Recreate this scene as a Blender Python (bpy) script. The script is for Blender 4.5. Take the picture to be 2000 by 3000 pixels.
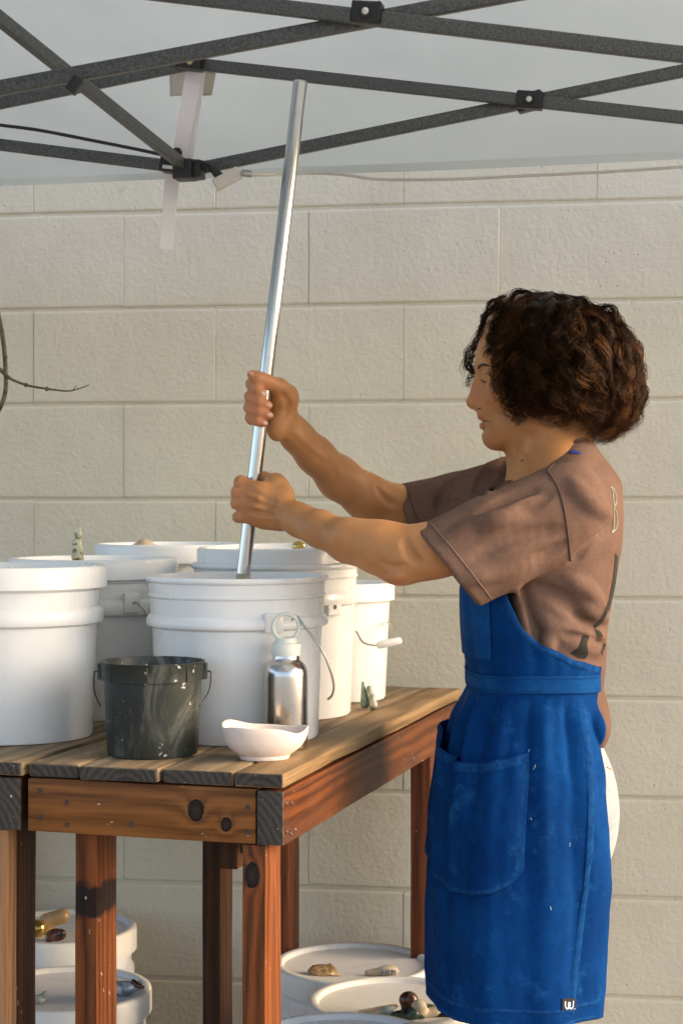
import bpy, bmesh, math, random
import numpy as np
from mathutils import Vector, Matrix, noise as mnoise
from mathutils.bvhtree import BVHTree

random.seed(7); rng = np.random.default_rng(7)
scene = bpy.context.scene
for o in list(bpy.data.objects): bpy.data.objects.remove(o)
COL = scene.collection
R = math.radians

# ------------------------------------------------------------------ camera, sky, sun, exposure
CAM_Z = 1.27
cd = bpy.data.cameras.new('camera'); cam = bpy.data.objects.new('camera', cd); COL.objects.link(cam)
cam.location = (0, 0, CAM_Z); cam.rotation_euler = (R(90), 0, 0)
cd.sensor_width = 36; cd.lens = 62.4; cd.shift_y = -0.0123; cd.clip_start = .05; cd.clip_end = 2000
cd.dof.use_dof = True; cd.dof.focus_distance = 2.80; cd.dof.aperture_fstop = 9
scene.camera = cam
SUN_AZ, SUN_EL = 93.0, 22.0          # azimuth clockwise from +Y (the wall side), elevation
w = bpy.data.worlds.new('World'); scene.world = w; w.use_nodes = True
nt = w.node_tree; bg = nt.nodes['Background']
sky = nt.nodes.new('ShaderNodeTexSky'); sky.sky_type = 'NISHITA'; sky.sun_disc = False
sky.sun_elevation = R(SUN_EL); sky.sun_rotation = R(SUN_AZ); sky.air_density = .7; sky.dust_density = 2.6; sky.ozone_density = .6
nt.links.new(sky.outputs[0], bg.inputs[0]); bg.inputs[1].default_value = 0.15
sd = bpy.data.lights.new('sun', 'SUN'); sd.energy = .65; sd.angle = R(38); sd.color = (1.0, .70, .40)
sun = bpy.data.objects.new('sun', sd); COL.objects.link(sun)
tosun = Vector((math.sin(R(SUN_AZ))*math.cos(R(SUN_EL)), math.cos(R(SUN_AZ))*math.cos(R(SUN_EL)), math.sin(R(SUN_EL))))
sun.rotation_euler = tosun.to_track_quat('Z', 'Y').to_euler(); sun.location = tosun*20
scene.render.engine = 'CYCLES'
vs = scene.view_settings; vs.view_transform = 'Standard'; vs.look = 'None'; vs.gamma = 1; vs.use_curve_mapping = False
vs.exposure = 1.76

# ------------------------------------------------------------------ helpers
F, CX, HY = 4077.0, 784.0, 1147.0
def P(x, y, D):
    """a point of the place measured on a 1568-px wide print of the photograph, D metres into the yard"""
    return Vector(((x-CX)/F*D, D, CAM_Z-(y-HY)/F*D))
def PA(x, y, D): return np.array(P(x, y, D))

def tag(o, label=None, cat=None, group=None, kind=None):
    if label: o['label'] = label
    if cat: o['category'] = cat
    if group: o['group'] = group
    if kind: o['kind'] = kind
    return o
def thing(name, loc, label, cat, rz=0, group=None):
    o = bpy.data.objects.new(name, None); COL.objects.link(o)
    o.empty_display_size = .05; o.location = loc; o.rotation_euler = (0, 0, rz)
    return tag(o, label, cat, group)
def mat_of(o):
    m = Matrix.LocRotScale(o.location, o.rotation_euler, o.scale)
    return m if o.parent is None else mat_of(o.parent) @ o.matrix_parent_inverse @ m
def attach(o, parent, keep=True):
    """parent; keep=True: the mesh coordinates are world coordinates"""
    o.parent = parent
    o.matrix_parent_inverse = mat_of(parent).inverted() if keep else Matrix.Identity(4)
    return o
def link(name, me, mat, parent=None, keep=False):
    o = bpy.data.objects.new(name, me); COL.objects.link(o)
    if mat is not None and not me.materials: me.materials.append(mat)
    if parent is not None: attach(o, parent, keep)
    return o
def np_mesh(name, V, Fc, smooth=True):
    me = bpy.data.meshes.new(name)
    V = np.asarray(V, np.float32); Fc = np.asarray(Fc, np.int32)
    n, k = Fc.shape
    me.vertices.add(len(V)); me.vertices.foreach_set('co', V.ravel())
    me.loops.add(n*k); me.loops.foreach_set('vertex_index', Fc.ravel())
    me.polygons.add(n); me.polygons.foreach_set('loop_start', np.arange(0, n*k, k, dtype=np.int32))
    try: me.polygons.foreach_set('loop_total', np.full(n, k, np.int32))
    except Exception: pass
    me.polygons.foreach_set('use_smooth', np.full(n, smooth))
    me.update(calc_edges=True); me.validate()
    return me
def py_mesh(name, V, Fc, smooth=True):
    me = bpy.data.meshes.new(name); me.from_pydata([tuple(v) for v in V], [], [tuple(f) for f in Fc])
    me.polygons.foreach_set('use_smooth', [smooth]*len(me.polygons)); me.update(); return me
def mk(name, V, Fc, mat, parent=None, smooth=True, keep=True):
    return link(name, py_mesh(name, V, Fc, smooth), mat, parent, keep)
def bm_mesh(name, bm, smooth=True):
    me = bpy.data.meshes.new(name); bmesh.ops.recalc_face_normals(bm, faces=bm.faces); bm.to_mesh(me); bm.free()
    me.polygons.foreach_set('use_smooth', [smooth]*len(me.polygons)); me.update(); return me
def set_attr(me, name, vals):
    a = me.attributes.new(name, 'FLOAT', 'POINT'); a.data.foreach_set('value', np.asarray(vals, np.float32))

def box_mesh(name, sx, sy, sz, bev=.002, seg=2, wob=0.0, cuts=0, seed=0):
    bm = bmesh.new(); bmesh.ops.create_cube(bm, size=1)
    bmesh.ops.scale(bm, vec=(sx, sy, sz), verts=bm.verts)
    if cuts:
        es = [e for e in bm.edges if abs((e.verts[0].co-e.verts[1].co).x) > sx*.9]
        bmesh.ops.subdivide_edges(bm, edges=es, cuts=cuts, use_grid_fill=True)
    if bev: bmesh.ops.bevel(bm, geom=[e for e in bm.edges if e.is_manifold and e.calc_face_angle(0) > .5], offset=bev, segments=seg, affect='EDGES', profile=.6)
    if wob:
        for v in bm.verts:
            v.co += mnoise.noise_vector(v.co*7+Vector((seed*3.1, seed*1.7, 0)))*wob
    me = bm_mesh(name, bm, False)
    return me
def sharp(me, ang=35):
    me.set_sharp_from_angle(angle=R(ang)) if hasattr(me, 'set_sharp_from_angle') else None
    return me

def lathe(name, prof, seg=64, cap=True, wob=None):
    """prof: list of (r,z); closed at the axis when r==0"""
    V, Fc = [], []
    for i, (r, z) in enumerate(prof):
        for j in range(seg):
            a = 2*math.pi*j/seg
            rr, zz = (r, z) if wob is None else wob(r, z, a)
            V.append((rr*math.cos(a), rr*math.sin(a), zz))
    for i in range(len(prof)-1):
        for j in range(seg):
            k = (j+1) % seg
            Fc.append((i*seg+j, i*seg+k, (i+1)*seg+k, (i+1)*seg+j))
    me = py_mesh(name, V, Fc)
    bm = bmesh.new(); bm.from_mesh(me); bmesh.ops.remove_doubles(bm, verts=bm.verts, dist=1e-5)
    bmesh.ops.recalc_face_normals(bm, faces=bm.faces); bm.to_mesh(me); bm.free()
    me.polygons.foreach_set('use_smooth', [True]*len(me.polygons)); sharp(me, 40); return me

def smooth_path(pts, n=10, closed=False):
    """Catmull-Rom through points"""
    pts = [np.array(p, float) for p in pts]; out = []
    m = len(pts)
    for i in range(m if closed else m-1):
        p0 = pts[(i-1) % m] if (closed or i > 0) else 2*pts[0]-pts[1]
        p1 = pts[i]; p2 = pts[(i+1) % m]
        p3 = pts[(i+2) % m] if (closed or i < m-2) else 2*pts[-1]-pts[-2]
        for k in range(n):
            t = k/n
            out.append(.5*((2*p1)+(-p0+p2)*t+(2*p0-5*p1+4*p2-p3)*t*t+(-p0+3*p1-3*p2+p3)*t**3))
    if not closed: out.append(pts[-1])
    return out
def tube_mesh(name, pts, rad, sides=8, closed=False, flat=1.0, smooth=True):
    pts = [Vector(p) for p in pts]; n = len(pts)
    rad = [rad]*n if not hasattr(rad, '__len__') else rad
    V, Fc = [], []
    t0 = (pts[1]-pts[0]).normalized(); ref = Vector((0, 0, 1)) if abs(t0.z) < .9 else Vector((0, 1, 0))
    u = t0.cross(ref).normalized()
    for i, p in enumerate(pts):
        a = pts[(i-1) % n] if (closed or i > 0) else pts[0]; b = pts[(i+1) % n] if (closed or i < n-1) else pts[-1]
        t = (b-a).normalized(); u = (u - t*u.dot(t)).normalized(); v = t.cross(u)
        for j in range(sides):
            an = 2*math.pi*j/sides
            V.append(p+u*math.cos(an)*rad[i]*flat+v*math.sin(an)*rad[i])
    for i in range(n if closed else n-1):
        for j in range(sides):
            k = (j+1) % sides; i2 = (i+1) % n
            Fc.append((i*sides+j, i*sides+k, i2*sides+k, i2*sides+j))
    if not closed:
        Fc.append(tuple(range(sides-1, -1, -1))); Fc.append(tuple((n-1)*sides+j for j in range(sides)))
    return py_mesh(name, V, Fc, smooth)
def ribbon_mesh(name, pts, wvec, width, thick=.0012, wf=None):
    V, Fc = [], []; n = len(pts)
    for i, p in enumerate(pts):
        p = Vector(p); a = Vector(pts[max(0, i-1)]); b = Vector(pts[min(n-1, i+1)])
        t = (b-a).normalized(); wv = Vector(wvec) if not callable(wvec) else Vector(wvec(i/(n-1)))
        wv = (wv-t*wv.dot(t)).normalized(); nn = t.cross(wv)
        ww = width if wf is None else width*wf(i/(n-1))
        for s, q in ((-1, -1), (1, -1), (1, 1), (-1, 1)):
            V.append(p+wv*ww*.5*s+nn*thick*.5*q)
    for i in range(n-1):
        for j in range(4):
            k = (j+1) % 4; Fc.append((i*4+j, i*4+k, (i+1)*4+k, (i+1)*4+j))
    Fc.append((3, 2, 1, 0)); Fc.append(tuple((n-1)*4+j for j in range(4)))
    return sharp(py_mesh(name, V, Fc, True), 50)

# ------------------------------------------------------------------ materials
class NM:
    def __init__(s, name):
        s.m = bpy.data.materials.new(name); s.m.use_nodes = True; s.t = s.m.node_tree
        s.b = s.t.nodes['Principled BSDF']; s.out = s.t.nodes['Material Output']
    def n(s, typ, **kw):
        nd = s.t.nodes.new('ShaderNode'+typ)
        for k, v in kw.items():
            if k in nd.inputs.keys(): nd.inputs[k].default_value = v
            else: setattr(nd, k, v)
        return nd
    def l(s, a, b): s.t.links.new(a, b)
    def set(s, **kw):
        for k, v in kw.items():
            k = k.replace('_', ' '); s.b.inputs[k].default_value = v
        return s
    def coords(s, scale=(1, 1, 1), kind='Object', rnd=0.0):
        tc = s.n('TexCoord'); mp = s.n('Mapping'); mp.inputs['Scale'].default_value = scale
        s.l(tc.outputs[kind], mp.inputs['Vector'])
        if rnd:
            oi = s.n('ObjectInfo'); mu = s.n('Math', operation='MULTIPLY'); mu.inputs[1].default_value = rnd
            s.l(oi.outputs['Random'], mu.inputs[0]); cb = s.n('CombineXYZ')
            for i in range(3): s.l(mu.outputs[0], cb.inputs[i])
            s.l(cb.outputs[0], mp.inputs['Location'])
        return mp.outputs[0]
    def noise(s, vec, scale=5, detail=4, rough=.5, dist=0):
        nd = s.n('TexNoise'); nd.inputs['Scale'].default_value = scale; nd.inputs['Detail'].default_value = detail
        nd.inputs['Roughness'].default_value = rough; nd.inputs['Distortion'].default_value = dist
        if vec is not None: s.l(vec, nd.inputs['Vector'])
        return nd.outputs['Fac']
    def ramp(s, fac, stops, interp='LINEAR'):
        r = s.n('ValToRGB'); r.color_ramp.interpolation = interp; e = r.color_ramp.elements
        while len(e) < len(stops): e.new(.5)
        for i, (p, c) in enumerate(stops):
            e[i].position = p; e[i].color = (*c, 1) if len(c) == 3 else c
        s.l(fac, r.inputs[0]); return r.outputs[0]
    def math(s, op, a, b=None):
        nd = s.n('Math', operation=op)
        for i, q in enumerate((a, b)):
            if q is None: continue
            if isinstance(q, (int, float)): nd.inputs[i].default_value = q
            else: s.l(q, nd.inputs[i])
        return nd.outputs[0]
    def mix(s, fac, a, b, mode='MIX'):
        nd = s.n('MixRGB', blend_type=mode)
        for i, q in ((0, fac), (1, a), (2, b)):
            if isinstance(q, (int, float)): nd.inputs[i].default_value = q
            elif isinstance(q, tuple): nd.inputs[i].default_value = (*q, 1) if len(q) == 3 else q
            else: s.l(q, nd.inputs[i])
        return nd.outputs[0]
    def bump(s, h, strength=.3, dist=.002, prev=None):
        nd = s.n('Bump'); nd.inputs['Strength'].default_value = strength; nd.inputs['Distance'].default_value = dist
        s.l(h, nd.inputs['Height'])
        if prev is not None: s.l(prev, nd.inputs['Normal'])
        s.l(nd.outputs[0], s.b.inputs['Normal']); return nd.outputs[0]
    def color(s, c): s.l(c, s.b.inputs['Base Color'])
    def rough(s, c): s.l(c, s.b.inputs['Roughness'])

def plain(name, col, rough=.5, metal=0, **kw):
    m = NM(name); m.set(Base_Color=(*col, 1), Roughness=rough, Metallic=metal, **kw); return m.m
def mottled(name, c1, c2, scale=30, rough=.5, bump=.0, bscale=200, **kw):
    m = NM(name); v = m.coords(); f = m.noise(v, scale, 5, .6)
    m.color(m.ramp(f, [(.35, c1), (.65, c2)])); m.set(Roughness=rough, **kw)
    if bump: m.bump(m.noise(v, bscale, 3), bump, .001)
    return m.m

def wall_paint():
    m = NM('cream_wall_paint'); v = m.coords(kind='Object'); m.m['tc'] = 1
    big = m.noise(v, 3.5, 3); fine = m.noise(v, 95, 4, .65); med = m.noise(v, 22, 3)
    vo = m.n('TexVoronoi'); vo.inputs['Scale'].default_value = 46; m.l(v, vo.inputs['Vector'])
    pit = m.ramp(vo.outputs['Distance'], [(.02, (.3, .3, .3)), (.13, (1, 1, 1))])
    gate = m.ramp(m.noise(v, 14, 2), [(.52, (1, 1, 1)), (.60, (0, 0, 0))])
    pits = m.mix(gate, (1, 1, 1), pit)
    pits = m.mix(m.ramp(m.noise(v, 8, 2), [(.45, (1, 1, 1)), (.6, (0, 0, 0))]), pits, (1, 1, 1))
    base = m.ramp(big, [(.3, (.585, .535, .405)), (.7, (.66, .61, .47))])
    stain = m.ramp(m.noise(v, 9, 6, .7), [(.66, (1, 1, 1)), (.78, (.62, .56, .46))])
    c = m.mix(.75, base, stain, 'MULTIPLY'); c = m.mix(.35, c, m.mix(1, c, pits, 'MULTIPLY'))
    m.color(c); m.set(Roughness=.7); m.b.inputs['Specular IOR Level'].default_value = .3
    h = m.math('ADD', m.math('MULTIPLY', fine, .55), m.math('MULTIPLY', med, .5))
    bw = m.n('RGBToBW'); m.l(pits, bw.inputs[0]); h = m.math('ADD', h, m.math('MULTIPLY', bw.outputs[0], .7))
    m.bump(h, .75, .0050); return m.m

def wood(name, light, dark, weather=0.0, wcol=(.30, .26, .22), knots=(), char=(), rough=.42, ring=70.0, paint=.25, blotch=None):
    """stained board, grain along local X; rings round an axis that lies beside the board"""
    m = NM(name); tc = m.n('TexCoord'); oi = m.n('ObjectInfo')
    sep = m.n('SeparateXYZ'); m.l(tc.outputs['Object'], sep.inputs[0])
    rx = m.math('MULTIPLY', oi.outputs['Random'], 19.0)
    vec = m.n('CombineXYZ'); m.l(m.math('ADD', m.math('MULTIPLY', sep.outputs[0], 1.0), rx), vec.inputs[0])
    m.l(sep.outputs[1], vec.inputs[1]); m.l(sep.outputs[2], vec.inputs[2])
    mp = m.n('Mapping'); mp.inputs['Scale'].default_value = (3.2, 26, 26); m.l(vec.outputs[0], mp.inputs['Vector'])
    wob = m.noise(mp.outputs[0], 1.0, 3, .5)
    # distance from ring axis
    oy = m.math('ADD', sep.outputs[1], m.math('SUBTRACT', m.math('MULTIPLY', oi.outputs['Random'], .12), .10))
    oz = m.math('ADD', sep.outputs[2], m.math('SUBTRACT', .07, m.math('MULTIPLY', oi.outputs['Random'], .05)))
    d = m.math('SQRT', m.math('ADD', m.math('MULTIPLY', oy, oy), m.math('MULTIPLY', oz, oz)))
    kmask = None
    for (kx, kz, ka, kb) in knots:
        ex = m.math('DIVIDE', m.math('SUBTRACT', sep.outputs[0], kx), ka); ez = m.math('DIVIDE', m.math('SUBTRACT', sep.outputs[2], kz), kb)
        e = m.math('SQRT', m.math('ADD', m.math('MULTIPLY', ex, ex), m.math('MULTIPLY', ez, ez)))
        e = m.math('ADD', e, m.math('MULTIPLY', m.math('SUBTRACT', m.noise(tc.outputs['Object'], 55, 4, .7), .5), .55)); kmask = e if kmask is None else m.math('MINIMUM', kmask, e)
    ph = m.math('ADD', m.math('MULTIPLY', d, ring*6.28), m.math('MULTIPLY', wob, 11.0))
    if kmask is not None:   # grain swerves round the knot
        ph = m.math('ADD', ph, m.math('DIVIDE', 7.0, m.math('ADD', m.math('MULTIPLY', kmask, kmask), .35)))
    rings = m.math('ADD', m.math('MULTIPLY', m.math('SINE', ph), .5), .5)
    mp2 = m.n('Mapping'); mp2.inputs['Scale'].default_value = (9, 260, 260); m.l(vec.outputs[0], mp2.inputs['Vector'])
    fib = m.noise(mp2.outputs[0], 1.0, 4, .6)
    mp3 = m.n('Mapping'); mp3.inputs['Scale'].default_value = (2.2, 9, 9); m.l(vec.outputs[0], mp3.inputs['Vector'])
    bl = m.noise(mp3.outputs[0], 1.0, 5, .6)
    f = m.math('ADD', m.math('MULTIPLY', rings, .24), m.math('ADD', m.math('MULTIPLY', fib, .50), m.math('MULTIPLY', bl, .48)))
    mid = tuple(.5*(a+b) for a, b in zip(light, dark))
    c = m.ramp(f, [(.36, dark), (.56, mid), (.80, light)])
    if blotch: c = m.mix(m.ramp(m.noise(mp3.outputs[0], 1.7, 5, .7), [(.50, (0, 0, 0)), (.64, (1, 1, 1))]), c, blotch)
    if weather:
        wm = m.ramp(m.noise(mp3.outputs[0], 1.3, 6, .65), [(.36, (0, 0, 0)), (.62, (1, 1, 1))])
        wc = m.ramp(m.math('ADD', m.math('MULTIPLY', fib, .6), m.math('MULTIPLY', rings, .3)), [(.25, tuple(x*.5 for x in wcol)), (.7, wcol)])
        c = m.mix(m.math('ADD', m.math('MULTIPLY', wm, weather*.5), weather*.5), c, wc)
    if kmask is not None:
        kr = m.ramp(kmask, [(.30, (.030, .018, .012)), (.70, (.016, .011, .008)), (.93, (.005, .004, .004)), (1.0, (.05, .028, .016))])
        c = m.mix(m.ramp(kmask, [(.98, (1, 1, 1)), (1.35, (0, 0, 0))]), c, kr)
    for (a0, a1) in char:      # scorched / ink-black bands with ragged edges
        xx = m.math('ADD', sep.outputs[0], m.math('MULTIPLY', m.math('SUBTRACT', m.noise(tc.outputs['Object'], 60, 4), .5), .03))
        u1 = m.n('Clamp'); m.l(m.math('DIVIDE', m.math('SUBTRACT', xx, a0), .012), u1.inputs[0]); u2 = m.n('Clamp'); m.l(m.math('DIVIDE', m.math('SUBTRACT', a1, xx), .016), u2.inputs[0]); k1 = m.math('MINIMUM', m.math('MULTIPLY', m.math('MULTIPLY', u1.outputs[0], u2.outputs[0]), 1.6), 1.0)
        c = m.mix(m.math('MULTIPLY', k1, .93), c, (.010, .008, .007))
    if paint:                  # dried white slip splashes
        sp = m.n('Mapping'); sp.inputs['Scale'].default_value = (60, 130, 130); m.l(vec.outputs[0], sp.inputs['Vector'])
        s1 = m.ramp(m.noise(sp.outputs[0], 1.0, 2, .5), [(.735, (0, 0, 0)), (.76, (1, 1, 1))])
        c = m.mix(m.math('MULTIPLY', s1, paint*2), c, (.62, .58, .52))
    m.color(c); m.b.inputs['Specular IOR Level'].default_value = .14
    m.rough(m.math('ADD', m.math('MULTIPLY', fib, .25), rough-.1))
    m.bump(m.math('ADD', m.math('MULTIPLY', fib, .8), m.math('MULTIPLY', rings, .35)), .35, .0012)
    return m.m

def plastic(name, col, dirt=(.55, .5, .43), amt=.35, rough=.32, sss=.0):
    m = NM(name); v = m.coords(rnd=11.0); v2 = m.coords((3, 3, .35), rnd=5.0)
    d1 = m.ramp(m.noise(v, 75, 3, .7), [(.70, (0, 0, 0)), (.76, (1, 1, 1))])
    d2 = m.ramp(m.noise(v2, 14, 5, .65), [(.52, (0, 0, 0)), (.8, (1, 1, 1))])
    c = m.mix(m.math('MULTIPLY', d2, amt), col, tuple(.5*(a+b) for a, b in zip(col, dirt)))
    c = m.mix(m.math('MULTIPLY', d1, amt*.8), c, dirt)
    m.color(c); m.set(Roughness=rough)
    if sss:
        m.b.inputs['Subsurface Weight'].default_value = sss; m.b.inputs['Subsurface Radius'].default_value = (.02, .018, .014); m.b.inputs['Subsurface Scale'].default_value = 1
    m.rough(m.math('ADD', m.math('MULTIPLY', d2, .2), rough))
    m.bump(m.noise(v2, 30, 3), .06, .001); return m.m

def cloth(name, c1, c2, scale=7, rough=.9, weave=900, wear=None, sheen=.0, spots=None, bump=.25):
    m = NM(name); v = m.coords(kind='Object')
    f = m.noise(v, scale, 6, .65); c = m.ramp(f, [(.32, c1), (.68, c2)])
    fi = m.noise(v, 160, 4, .7); c = m.mix(.35, c, m.mix(1, c, m.ramp(fi, [(.3, (.55, .55, .55)), (.7, (1.25, 1.25, 1.25))]), 'MULTIPLY'))
    if wear: c = m.mix(m.math('MULTIPLY', m.ramp(m.noise(v, 26, 6, .75), [(.56, (0, 0, 0)), (.74, (1, 1, 1))]), .55), c, wear)
    if spots:
        s1 = m.ramp(m.noise(v, 62, 2, .5), [(.755, (0, 0, 0)), (.785, (1, 1, 1))]); c = m.mix(m.math('MULTIPLY', s1, .8), c, spots)
    m.color(c); m.set(Roughness=rough); m.b.inputs['Specular IOR Level'].default_value = .06
    if sheen: m.b.inputs['Sheen Weight'].default_value = sheen; m.b.inputs['Sheen Roughness'].default_value = .5
    b1 = m.bump(m.noise(v, weave, 2), bump, .0006)
    m.bump(m.noise(v, 34, 4, .55), .18, .006, prev=b1); return m.m

def metal(name, col, rough, stretch=None, bump=.1, dirt=None):
    m = NM(name); m.set(Base_Color=(*col, 1), Metallic=1.0, Roughness=rough)
    if stretch is not None:
        v = m.coords(stretch); f = m.noise(v, 1.0, 4, .6)
        m.rough(m.math('ADD', m.math('MULTIPLY', f, .22), rough-.08)); m.bump(f, bump, .0004)
    if dirt:
        v = m.coords(rnd=4); g = m.ramp(m.noise(v, 28, 6, .7), [(.56, (0, 0, 0)), (.72, (1, 1, 1))])
        m.color(m.mix(m.math('MULTIPLY', g, .5), col, dirt)); 
    return m.m

M = {}
M['wall'] = wall_paint()
M['mortar'] = M['wall']
M['concrete'] = mottled('yard_concrete', (.30, .26, .21), (.40, .355, .29), 6, .85, .3, 120)
M['white'] = plastic('white_bucket_plastic', (.80, .80, .775), dirt=(.46, .40, .31), amt=.62, rough=.24)
M['white2'] = plastic('stained_bucket_plastic', (.74, .73, .70), (.42, .36, .28), .6, .34)
M['lid'] = plastic('dusty_bucket_lid', (.70, .66, .58), (.46, .36, .24), .7, .42)
M['wire'] = plain('galvanised_wire', (.42, .41, .38), .42, 1)
M['darkwire'] = plain('dark_wire', (.05, .05, .05), .4, 1)
M['black'] = plain('black_plastic', (.012, .013, .013), .42)
M['blackcord'] = plain('black_cord_rubber', (.015, .015, .015), .55)
M['whitecord'] = plain('white_cord_vinyl', (.62, .60, .54), .45)
M['strap'] = plain('white_webbing', (.86, .83, .845), .8)
M['screw'] = plain('rusty_screw', (.09, .06, .045), .5, .8)
M['bolt'] = plain('steel_bolt', (.7, .68, .6), .35, 1)
M['chrome'] = metal('polished_steel_tube', (.56, .55, .52), .17, (240, 240, 3), .12, (.40, .36, .30))
M['steel'] = metal('brushed_steel', (.60, .57, .52), .19, (6, 6, 900), .12, (.42, .39, .34))
M['cap'] = plain('pale_sage_plastic', (.66, .68, .60), .5)
# ------------------------------------------------------------------ ground
bm = bmesh.new(); bmesh.ops.create_grid(bm, x_segments=40, y_segments=40, size=150)
g = link('ground', bm_mesh('ground', bm), M['concrete']); tag(g, 'worn concrete yard floor under the canopy', None, None, 'structure')

# ------------------------------------------------------------------ painted block wall
WT = math.atan(.1495); WY0 = 3.708
CH, BL = .2032, .398
wall = thing('block_wall', (0, WY0, 0), 'cream painted concrete block wall behind the tables', 'wall', -WT)
for nd in M['wall'].node_tree.nodes:
    if nd.type == 'TEX_COORD': nd.object = wall          # one coat of paint runs over all blocks
def block_mesh(L, H, seed):
    bm = bmesh.new(); bmesh.ops.create_cube(bm, size=1); bmesh.ops.scale(bm, vec=(L, .09, H), verts=bm.verts)
    for v in bm.verts: v.co += Vector((random.uniform(-.0005, .0005), 0, random.uniform(-.0008, .0008)))
    up = [e for e in bm.edges if abs((e.verts[0].co-e.verts[1].co).z) > H*.5]
    bmesh.ops.bevel(bm, geom=[e for e in bm.edges if e not in up], offset=.0060, segments=3, affect='EDGES', profile=.5)
    up = [e for e in bm.edges if e.is_manifold and abs((e.verts[0].co-e.verts[1].co).z) > H*.5 and e.calc_face_angle(0) > 1.2]
    bmesh.ops.bevel(bm, geom=up, offset=.0014, segments=1, affect='EDGES', profile=.5)
    return bm_mesh('block', bm, False)
BV = [block_mesh(BL-.0001, CH-.0050, i) for i in range(4)]
k0, k1 = -6, 6
for k in range(k0, k1+1):
    zc = CAM_Z+(k+.5)*CH
    off = -.4623/math.cos(WT) + (BL/2 if k % 2 else 0)
    for i in range(-6, 9):
        x = off+(i+.5)*BL
        if abs(x) > 2.75: continue
        o = bpy.data.objects.new('block', random.choice(BV)); COL.objects.link(o)
        if not o.data.materials: o.data.materials.append(M['wall'])
        o.parent = wall; o.location = (x, .045+random.uniform(-.0005, .0005), zc+random.uniform(-.0008, .0008))
mo = link('mortar', box_mesh('mortar', 5.7, .08, CH*13+.02, 0), M['mortar'], wall); mo.location = (0, .040+.0042, CAM_Z+.5*CH)
# joints between blocks of a course are struck almost flush: a bed strip behind the upright joints
fo = link('footing', box_mesh('footing', 5.7, .12, .05, .004), M['concrete'], wall); fo.location = (0, .055, .026)

# ------------------------------------------------------------------ pop-up canopy
CT = math.atan(.218)
ea = Vector((math.cos(CT), -math.sin(CT), 0)); eb = Vector((-math.sin(CT), -math.cos(CT), 0))
MID = Vector((-.28, 3.40, 0)); EZ, VAL, PEAK, HS = 1.886, .012, 2.60, 1.5
tent = thing('canopy_tent', MID+eb*HS, 'white pop up canopy with dark grey scissor frame', 'canopy')
mf = NM('white_canopy_fabric')
fv = mf.coords(); df = mf.n('BsdfDiffuse'); tr = mf.n('BsdfTranslucent'); mx = mf.n('MixShader'); mx.inputs[0].default_value = .5
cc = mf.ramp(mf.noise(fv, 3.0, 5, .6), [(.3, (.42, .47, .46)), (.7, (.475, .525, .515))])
mf.l(cc, df.inputs[0]); mf.l(cc, tr.inputs[0]); mf.l(df.outputs[0], mx.inputs[1]); mf.l(tr.outputs[0], mx.inputs[2]); mf.l(mx.outputs[0], mf.out.inputs[0])
bp = mf.n('Bump'); bp.inputs['Strength'].default_value = .35; bp.inputs['Distance'].default_value = .01; mp = mf.coords((1, 5, 5))
mf.l(mf.noise(mp, 2.2, 4, .5), bp.inputs['Height']); mf.l(bp.outputs[0], df.inputs['Normal']); mf.l(bp.outputs[0], tr.inputs['Normal'])
M['fabric'] = mf.m
mg = NM('hammered_grey_paint'); v = mg.coords(rnd=3); n1 = mg.noise(v, 330, 3, .6)
mg.color(mg.ramp(n1, [(.38, (.066, .070, .069)), (.66, (.138, .144, .140))])); mg.set(Roughness=.42, Metallic=.35); mg.bump(n1, .5, .0008); M['frame'] = mg.m
def roof_z(p):
    q = p-MID; a = q.dot(ea); b = q.dot(eb)-HS
    d = max(abs(a), abs(b)); rr = math.hypot(a, b)
    z = EZ+VAL+(PEAK-EZ-VAL)*(1-d/HS)
    z -= .020*math.sin(math.pi*min(1, d/HS))                       # sag between frame lines
    e_ = min(1, 4*(1-d/HS)+.12); z += e_*(.004*math.sin(a*9+2*math.sin(b*4))*(d/HS) + .008*mnoise.noise(Vector((a*2.2, b*5, 0))))
    return z
V, Fc = [], []; N = 72
for i in range(N+1):
    for j in range(N+1):
        a = -HS+2*HS*i/N; b = -HS+2*HS*j/N
        p = MID+ea*a+eb*(b+HS); V.append((p.x, p.y, roof_z(p)))
for i in range(N):
    for j in range(N): Fc.append((i*(N+1)+j, (i+1)*(N+1)+j, (i+1)*(N+1)+j+1, i*(N+1)+j+1))
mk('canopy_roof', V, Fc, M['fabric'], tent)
for sgn in range(4):                                                # valance on each side
    V, Fc = [], []; n = 90
    for i in range(n+1):
        s = -HS+2*HS*i/n
        a, b = [(s, -HS), (s, HS), (-HS, s), (HS, s)][sgn]
        p = MID+ea*a+eb*(b+HS); out = [(-eb), eb, -ea, ea][sgn]
        zt = roof_z(p)
        for t in (0, .5, .96, 1.0):
            q = p+out*(.002+.010*t+.005*t*math.sin(s*11+1.3*math.sin(s*5)))
            V.append((q.x, q.y, zt-(VAL+.002*math.sin(s*4))*t-(zt-EZ-VAL)*0+(.004 if t == 0 else 0)))
    for i in range(n):
        for t in range(3): Fc.append((i*4+t, (i+1)*4+t, (i+1)*4+t+1, i*4+t+1))
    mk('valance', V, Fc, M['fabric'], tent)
def bar(a, b, w_=.0125, h_=.0208, name='truss_bar', up=Vector((0, 0, 1))):
    a, b = Vector(a), Vector(b); L = (b-a).length; x = (b-a).normalized(); y = up.cross(x).normalized(); z = x.cross(y)
    o = link(name, sharp(box_mesh(name, L, w_, h_, .0028, 3), 60), M['frame'], tent)
    o.matrix_parent_inverse = mat_of(tent).inverted()
    o.matrix_basis = Matrix(((x.x, y.x, z.x, (a.x+b.x)/2), (x.y, y.y, z.y, (a.y+b.y)/2), (x.z, y.z, z.z, (a.z+b.z)/2), (0, 0, 0, 1)))
    return o
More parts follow.
